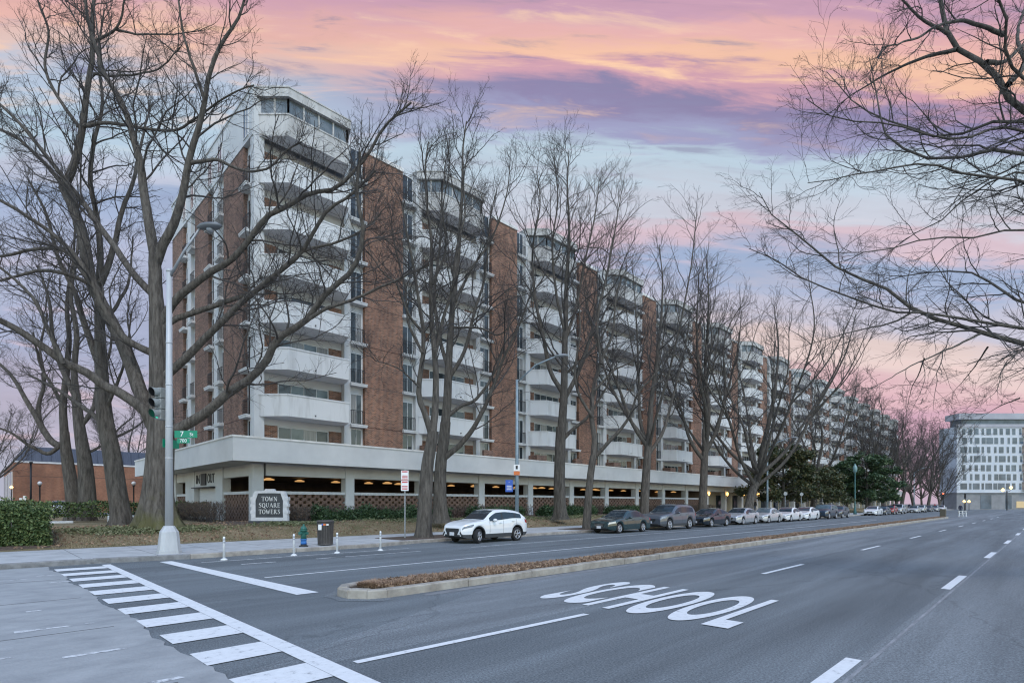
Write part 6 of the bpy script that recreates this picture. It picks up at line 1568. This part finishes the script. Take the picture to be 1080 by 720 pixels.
# trash can
tr = empty('trash_can', (-20.52,9.95,0.146), math.radians(30), 'dark slatted public trash can with papers pasted on its side', 'trash can')
M_CAN = mat('can_brown', (0.050,0.045,0.043), (0.075,0.068,0.064), 6, 0.55)
b = MB(); b.lathe([(0.25,0.02),(0.27,0.06),(0.30,0.86),(0.30,0.90)], (0,0,0), 20, 0, True); b.build('liner', [M_TRIM], tr)
b = MB()
for k in range(30):
    t = 2*math.pi*k/30; c, s = math.cos(t), math.sin(t); h = 0.024
    b.loft([[(c*r_-s*o, s*r_+c*o, z) for r_, o in ((rr+0.004,-h),(rr+0.018,-h),(rr+0.018,h),(rr+0.004,h))] for rr, z in ((0.272,0.05),(0.302,0.90))])
b.build('slats', [M_CAN], tr)
b = MB(); 
for z, r_ in ((0.05,0.296),(0.90,0.328)): b.lathe([(r_-0.02,z-0.02),(r_,z-0.018),(r_,z+0.02),(r_-0.02,z+0.022)], (0,0,0), 24)
b.lathe([(0.335,0.93),(0.34,0.965),(0.315,0.995),(0.20,1.005),(0.19,0.97)], (0,0,0), 24); b.build('lid', [M_CAN], tr)
b = MB()
for a, z, w, h, mi in ((-95,0.62,0.16,0.22,0),(-62,0.80,0.10,0.07,1),(-42,0.80,0.09,0.06,0),(-75,0.81,0.08,0.06,2)):
    t = math.radians(a); c, s = math.cos(t), math.sin(t)
    b.loft([[(c*r_-s*o, s*r_+c*o, zz) for o, zz in ((-w/2,z),(w/2,z),(w/2,z+h),(-w/2,z+h))] for r_ in (0.322,0.326)], mi)
b.build('pasted_paper', [M_SWHITE, M_ORANGE, M_BLUE], tr)
# no parking sign
ps = empty('parking_sign', (-22.0,14.7,0.146), 0, 'tall white parking sign with red print on a steel post', 'sign')
b = MB(); b.tube([(0,0,-0.05),(0,0,3.3)], 0.032, 8, 0, False); b.build('post', [M_GALV], ps)
R_ = Vector((1,1,0)).normalized(); nrm = R_.cross(Vector((0,0,1)))
def slab(name, root, c, w, h, m, right=R_, t=0.012, o=0.035):
    n_ = right.cross(Vector((0,0,1))); b = MB(); b.loft([[tuple(Vector(c)+right*x+Vector((0,0,z))+n_*k) for x, z in ((-w/2,-h/2),(w/2,-h/2),(w/2,h/2),(-w/2,h/2))] for k in (o, o+t)]); return b.build(name, [m], root)
slab('plate', ps, (0,0,3.02), 0.36, 0.48, M_SWHITE); slab('plate', ps, (0,0,2.52), 0.36, 0.48, M_SWHITE)
b = MB()
def sbar(b, c, x, z, w, h, o): 
    b.loft([[tuple(Vector(c)+R_*xx+Vector((0,0,zz))+nrm*k) for xx, zz in ((x-w/2,z-h/2),(x+w/2,z-h/2),(x+w/2,z+h/2),(x-w/2,z+h/2))] for k in (o, o+0.003)])
for z in (3.20, 3.0, 2.93, 2.86, 2.70, 2.5, 2.43, 2.36): sbar(b, (0,0,0), 0, z, 0.27, 0.035 if z not in (3.20,2.70) else 0.06, 0.05)
sbar(b, (0,0,0), 0, 2.80, 0.33, 0.02, 0.05); b.build('print', [M_SIGRED], ps)
# lamp poles along the kerb
def lamp_pole(loc, H, label, arm=True, m=M_POLEB):
    r_ = empty('street_lamp', loc, 0, label, 'street light', 'street lamps along the kerb')
    b = MB(); b.lathe([(0.22,0),(0.22,0.08),(0.17,0.5),(0.12,0.6)], (0,0,0), 12); b.build('base', [m], r_)
    b = MB(); b.tube([(0,0,0.5),(0,0,H*0.5),(0,0,H)], [0.115,0.095,0.07], 10); b.build('pole', [m], r_)
    if arm:
        a = Vector((0.9,0.45,0)).normalized(); e_ = Vector((0,0,H-0.1))+a*2.3+Vector((0,0,1.25))
        b = MB(); b.tube([(0,0,H-0.15), tuple(Vector((0,0,H-0.1))+a*1.1+Vector((0,0,0.85))), tuple(e_)], [0.045,0.04,0.035], 8); b.build('lamp_arm', [m], r_)
        b = MB(); rings = []
        for k, (w, h) in enumerate(((0.05,0.04),(0.16,0.08),(0.17,0.09),(0.14,0.07),(0.05,0.03))):
            c = e_+a*(0.18*k-0.05); s_ = Vector((-a.y,a.x,0)); rings.append([tuple(c+s_*w*math.cos(t)+Vector((0,0,1))*h*math.sin(t)) for t in np.linspace(0,2*math.pi,10,endpoint=False)])
        b.loft(rings, 0, smooth=True); b.build('lamp_head', [M_GALV], r_)
    return r_
lp = lamp_pole((-21.45,21.85,0.146), 8.7, 'blue grey lamp pole with raised arm behind the white crossover')
slab('notice', tag(empty('pole_notice', (-21.45,21.85,3.72), 0, 'small white and orange notice on the lamp pole', 'sign')), (-0.02,0,0.12), 0.34, 0.36, M_SWHITE, o=0.12)
nt_ = [o for o in COL.objects if o.name.startswith('pole_notice')][0]
slab('orange_strip', nt_, (-0.02,0,-0.18), 0.34, 0.22, M_ORANGE, o=0.12); 
b = MB(); sbar(b, (-0.02,0,0.14), 0, 0, 0.12, 0.2, 0.135); b.build('pictogram', [M_TRIM], nt_)
bs = plate('blue_sign', 'blue sign standing off the lamp pole behind the white crossover', Vector((-21.78,21.55,2.82)), (1,1,0), 0.42, 0.68, M_BLUE, '', 0.2, extra=((0.10,(0,0.2,'P')),))
b = MB(); 
for z in (-0.02,-0.12,-0.22): b.loft([[tuple(R_*x+Vector((0,0,z+h))+nrm*k) for x, h in ((-0.14,0),(0.14,0),(0.14,0.035),(-0.14,0.035))] for k in (0.014,0.017)])
b.build('print', [M_SWHITE], bs)
b = MB(); b.bar((0.02,0.05,0.2),(0.30,0.30,0.2),0.015); b.bar((0.02,0.05,-0.2),(0.30,0.30,-0.2),0.015); b.build('bracket', [M_GALV], bs)
lamp_pole((-21.7,60.9,0.146), 7.6, 'blue grey lamp post behind the pale silver sedan', arm=True)
lamp_pole((-21.7,150,0.146), 8.7, 'far grey lamp pole in the row of leaning trees')
tl = empty('lantern_post', (-21.7,98,0.146), 0, 'teal painted lamp post with globe lantern beside the evergreen magnolia', 'street light')
b = MB(); b.lathe([(0.24,0),(0.24,0.15),(0.16,0.9),(0.10,1.1),(0.085,6.4),(0.12,6.5)], (0,0,0), 12); b.build('pole', [M_TEAL], tl)
b = MB(); b.lathe([(0.12,6.5),(0.28,6.75),(0.34,7.2),(0.24,7.6),(0.10,7.75),(0.04,8.0)], (0,0,0), 12); b.build('lantern', [mat('teal_globe', (0.16,0.27,0.27), rough=0.3)], tl)
# small round signs and posts on the sidewalk by the arcade
for px_, lab in ((828, 'small round white sign on a post by the white sedans'), (845,'second small round sign on a post further along by the magnolias')):
    y = alongY(px_, -22.2); r_ = empty('round_sign', (-22.2,y,0.146), 0, lab, 'sign', 'round kerb signs')
    b = MB(); b.tube([(0,0,0),(0,0,3.1)], 0.035, 6); b.build('post', [M_GALV], r_)
    b = MB(); b.tube([(0.05,-0.05,2.85),(0.08,-0.08,2.85)], 0.22, 14, 0, False); b.build('plate', [M_GALV], r_)
y = alongY(867, -22.2); r_ = empty('red_flag_sign', (-22.2,y,0.146), 0, 'narrow red sign on a post above the dark navy utility vehicle', 'sign')
b = MB(); b.tube([(0,0,0),(0,0,3.2)], 0.035, 6); b.build('post', [M_GALV], r_); slab('plate', r_, (0,0,2.9), 0.35, 0.6, M_SIGRED)
# globe lamps in front of the brick hall and its drainpipe lamp mast
M_GLOBE = mat('milky_globe', (0.55,0.55,0.55), rough=0.3)
for X, Y, lab in ((-66, alongX(42,3)*0+2.9, 'black post with white globe in front of the brick hall, left one'), (-60, 10.35, 'black post with white globe between the brick hall and the mossy trunk')):
    Y = -X*(1+(42-CX)/FPX)/(1-(42-CX)/FPX) if X == -66 else -X*(1+(141-CX)/FPX)/(1-(141-CX)/FPX)
    r_ = empty('globe_lamp', (X,Y,0.7), 0, lab, 'street light', 'globe lamps by the brick hall')
    b = MB(); b.lathe([(0.16,0),(0.10,0.3),(0.06,0.4),(0.055,2.7),(0.12,2.75),(0.12,2.82)], (0,0,0), 10); b.build('post', [M_RAIL], r_)
    b = MB(); b.lathe([(0.06,2.82),(0.14,2.90),(0.18,3.0),(0.14,3.10),(0.06,3.17)], (0,0,0), 14); b.build('globe', [M_GLOBE], r_)
X = -80; Y = -X*(1+(32.5-CX)/FPX)/(1-(32.5-CX)/FPX)
r_ = empty('lamp_mast', (X,Y,0.7), 0, 'thin dark lamp mast in front of the brick hall wall', 'street light'); b = MB(); b.tube([(0,0,0),(0,0,5.6)], 0.09, 8); b.build('mast', [M_RAIL], r_); b = MB(); b.bbox(-0.1,0.5,-0.15,0.15,5.6,5.75,0.03); b.build('lamp_head', [M_RAIL], r_)
# warm lamps at the left of the hall
for px_, py_, lab in ((12, 515, 'warm lit lamp low at the left side of the brick hall'), (16, 512, 'warm lit lamp higher at the left side of the brick hall')):
    p = ray(px_, py_, 60.5 if px_ == 12 else 62); r_ = empty('lit_lamp', (p.x,p.y,0.6), 0, lab, 'street light', 'lit lamps left of the hall')
    b = MB(); b.tube([(0,0,0),(0,0,p.z-0.6)], 0.05, 6); b.build('post', [M_RAIL], r_); b = MB(); b.lathe([(0.06,p.z-0.6),(0.18,p.z-0.45),(0.06,p.z-0.28)], (0,0,0), 10); b.build('globe', [M_SCONCE], r_)
# low white garden walls and white gate posts behind the lawn
gw = MB()
for x0, x1, y0, y1, h in ((-39.6,-39.2,1.6,4.0,0.12), (-39.6,-39.2,5.6,9.0,0.40)): 
    b = MB(); b.bbox(x0,x1,y0,y1,0.6,0.7+h,0.03); o = b.build('garden_wall', [M_WHITE]); tag(o, 'low white garden wall stub in front of the long hedge, the lower one' if y0 == 1.6 else 'low white garden wall further back between the lawn trees', 'wall', 'low garden walls')
for k, (X, px_) in enumerate(((-50, 22), (-50, 26))):
    Y = -X*(1+(px_-CX)/FPX)/(1-(px_-CX)/FPX); b = MB(); b.bbox(X-0.1,X+0.1,Y-0.08,Y+0.08,0.65,2.2+0.15*k,0.02); tag(b.build('gate_post', [M_SWHITE]), 'white gate post behind the boxwood hedge, shorter one' if k == 0 else 'white gate post behind the boxwood hedge, taller one', 'post', 'white gate posts')
# end of the median: utility box and lattice barrier
b = MB(); b.bbox(-9.9,-9.3,86.6,87.2,0.0,1.15,0.04); tag(b.build('utility_box', [mat('box_brown', (0.10,0.085,0.06), rough=0.7)]), 'squat brown utility box at the far end of the median', 'utility box')
br_ = empty('barricade', (-8.6,97,0), math.radians(70), 'white lattice road barrier beyond the far end of the median', 'barrier')
for x in (-1.2, 0, 1.2):
    b = MB(); b.bar((x-0.35,-0.3,0),(x,0,1.1),0.05); b.bar((x+0.35,0.3,0),(x,0,1.1),0.05); b.build('leg', [M_SWHITE], br_)
for z in (0.95, 0.6):
    b = MB(); b.box(-1.6,1.6,-0.03,0.03,z,z+0.17); b.build('rail', [M_GALV], br_)
br_.scale = (0.7,0.7,0.75)
# lit lamps at the far corner
tw = empty('twin_lamp', (0,0,0.1), 0, 'twin lit globe lamp post at the far corner in front of the white block', 'street light'); p = ray(1062, 525, 150); tw.location = (p.x, p.y, 0)
b = MB(); b.tube([(0,0,0),(0,0,5.6)], 0.12, 8); b.tube([(-0.8,-0.8,5.2),(0,0,5.0),(0.8,0.8,5.6)], 0.06, 6); b.build('post', [M_RAIL], tw)
for s, z in ((-0.8,5.2),(0.8,5.9)): b = MB(); b.lathe([(0.12,z),(0.42,z+0.4),(0.12,z+0.9)], (s,s,0), 12); b.build('globe', [M_SCONCE], tw)
for i, px_ in enumerate((1017, 1022)):
    p = ray(px_, 528, 140); r_ = empty('lit_lamp', (p.x,p.y,0), 0, ('left' if i == 0 else 'right')+' one of two low lit lamps by the grey base of the white block', 'street light', 'low lit lamps at the far corner')
    b = MB(); b.tube([(0,0,0),(0,0,2.2)], 0.07, 6); b.build('post', [M_RAIL], r_); b = MB(); b.lathe([(0.1,2.1),(0.34,2.4),(0.1,2.75)], (0,0,0), 10); b.build('globe', [M_SCONCE], r_)
# far traffic signals
for px_, dd, lab in ((995, 140, 'far traffic signal showing red among the leaning trees'), (1018, 150, 'far dark traffic signal on a post before the white block')):
    p = ray(px_, 531, dd); r_ = empty('traffic_signal', (p.x,p.y,0), 0, lab, 'traffic light', 'far traffic signals'); z = 4.2
    b = MB(); b.tube([(0,0,0),(0,0,z+0.4)], 0.10, 8); b.build('post', [M_RAIL], r_); b = MB(); b.bbox(-0.22,0.22,-0.40,-0.10,z-0.9,z+0.5,0.04); b.build('housing', [M_TRIM], r_)
    if px_ == 995: b = MB(); b.lathe([(0.02,-0.46),(0.17,-0.42),(0.18,-0.40)], (0,0,z+0.25), 12, 0, True, 'y'); b.build('lens', [mat('red_lens', (0.6,0.05,0.03), emit=(1.0,0.12,0.06), estr=2.5)], r_)

# ------------------------------------------------------------------ people
M_SKIN = mat('skin', (0.36,0.22,0.16), rough=0.6); M_HAIR = mat('dark_hair', (0.02,0.015,0.012), rough=0.7)
def person(loc, rz, label, coat, trousers, stride=0.25, seed=0):
    root = empty('person', loc, rz, label, 'person')
    J = [(0,0,0.95),(0,0,1.15),(0,0,1.38),(0,0.01,1.50),(0,-0.01,1.60),(0,-0.01,1.70),
         (-0.18,0,1.40),(-0.24,0.06,1.12),(-0.25,-0.05,0.88),(-0.25,-0.08,0.80), (0.18,0,1.40),(0.24,-0.06,1.12),(0.25,-0.14,0.90),(0.25,-0.17,0.82),
         (-0.10,0,0.90),(-0.10,-stride*0.6,0.50),(-0.10,-stride*0.8,0.08),(-0.10,-stride*0.8-0.16,0.04), (0.10,0,0.90),(0.10,stride*0.3,0.50),(0.10,stride,0.10),(0.10,stride-0.14,0.04)]
    E = [(0,1),(1,2),(2,3),(3,4),(4,5),(2,6),(6,7),(7,8),(8,9),(2,10),(10,11),(11,12),(12,13),(0,14),(14,15),(15,16),(16,17),(0,18),(18,19),(19,20),(20,21)]
    Rr = [0.15,0.145,0.16,0.06,0.095,0.085,0.075,0.06,0.045,0.035,0.075,0.06,0.045,0.035,0.10,0.075,0.055,0.045,0.10,0.075,0.055,0.045]
    me_ = bpy.data.meshes.new('body'); me_.from_pydata(J, E, []); o = bpy.data.objects.new('body', me_); COL.objects.link(o)
    md = o.modifiers.new('skin', 'SKIN'); sk = me_.skin_vertices[0].data if me_.skin_vertices else None
    if sk is None: o.data.update(); 
    bm = bmesh.new(); bm.from_mesh(me_); ly = bm.verts.layers.skin.verify(); bm.verts.ensure_lookup_table()
    for v, r_ in zip(bm.verts, Rr): v[ly].radius = (r_, r_)
    bm.verts[0][ly].use_root = True; bm.to_mesh(me_); bm.free()
    o.modifiers.new('sub', 'SUBSURF').levels = 2
    bpy.context.view_layer.update(); ev = bpy.data.meshes.new_from_object(o.evaluated_get(bpy.context.evaluated_depsgraph_get()))
    bpy.data.objects.remove(o)
    ev.materials.clear()
    for m_ in (M_SKIN, coat, trousers, M_HAIR, M_TRIM): ev.materials.append(m_)
    for p_ in ev.polygons:
        z = p_.center.z; y = p_.center.y; p_.use_smooth = True
        hand = abs(p_.center.x) > 0.2 and z < 0.86 and z > 0.7
        p_.material_index = 3 if (z > 1.66 or (z > 1.55 and y > 0.03)) else 0 if (z > 1.48 or hand) else 1 if z > 0.90 or (abs(p_.center.x) > 0.19 and z > 0.7) else 4 if z < 0.10 else 2
    b_ = bpy.data.objects.new('body', ev); COL.objects.link(b_); b_.parent = root
    return root
C_N = mat('coat_navy', (0.02,0.025,0.05), rough=0.9); C_R = mat('coat_red', (0.36,0.04,0.04), rough=0.9); C_B = mat('coat_black', (0.015,0.015,0.016), rough=0.9); C_J = mat('jeans', (0.04,0.055,0.09), rough=0.9)
p = ray(1013, 541, 95); person((p.x,p.y,0.0), math.radians(20), 'person in dark coat crossing the street in the distance', C_N, C_J)
for px_, X, lab, c, rz in ((796,-28.5,'person in black coat standing by the arcade behind the silver sedan',C_B,60), (817,-28.5,'person in dark clothes by the arcade behind the pale silver sedan',C_N,120), (959,-23.5,'person in dark jacket on the far sidewalk beside the evergreen',C_N,0), (986,-23.5,'person in red coat on the far sidewalk under the leaning trees',C_R,200)):
    y = alongY(px_, X); person((X,y,lawnz(X,y)-0.01), math.radians(rz), lab, c, C_J)
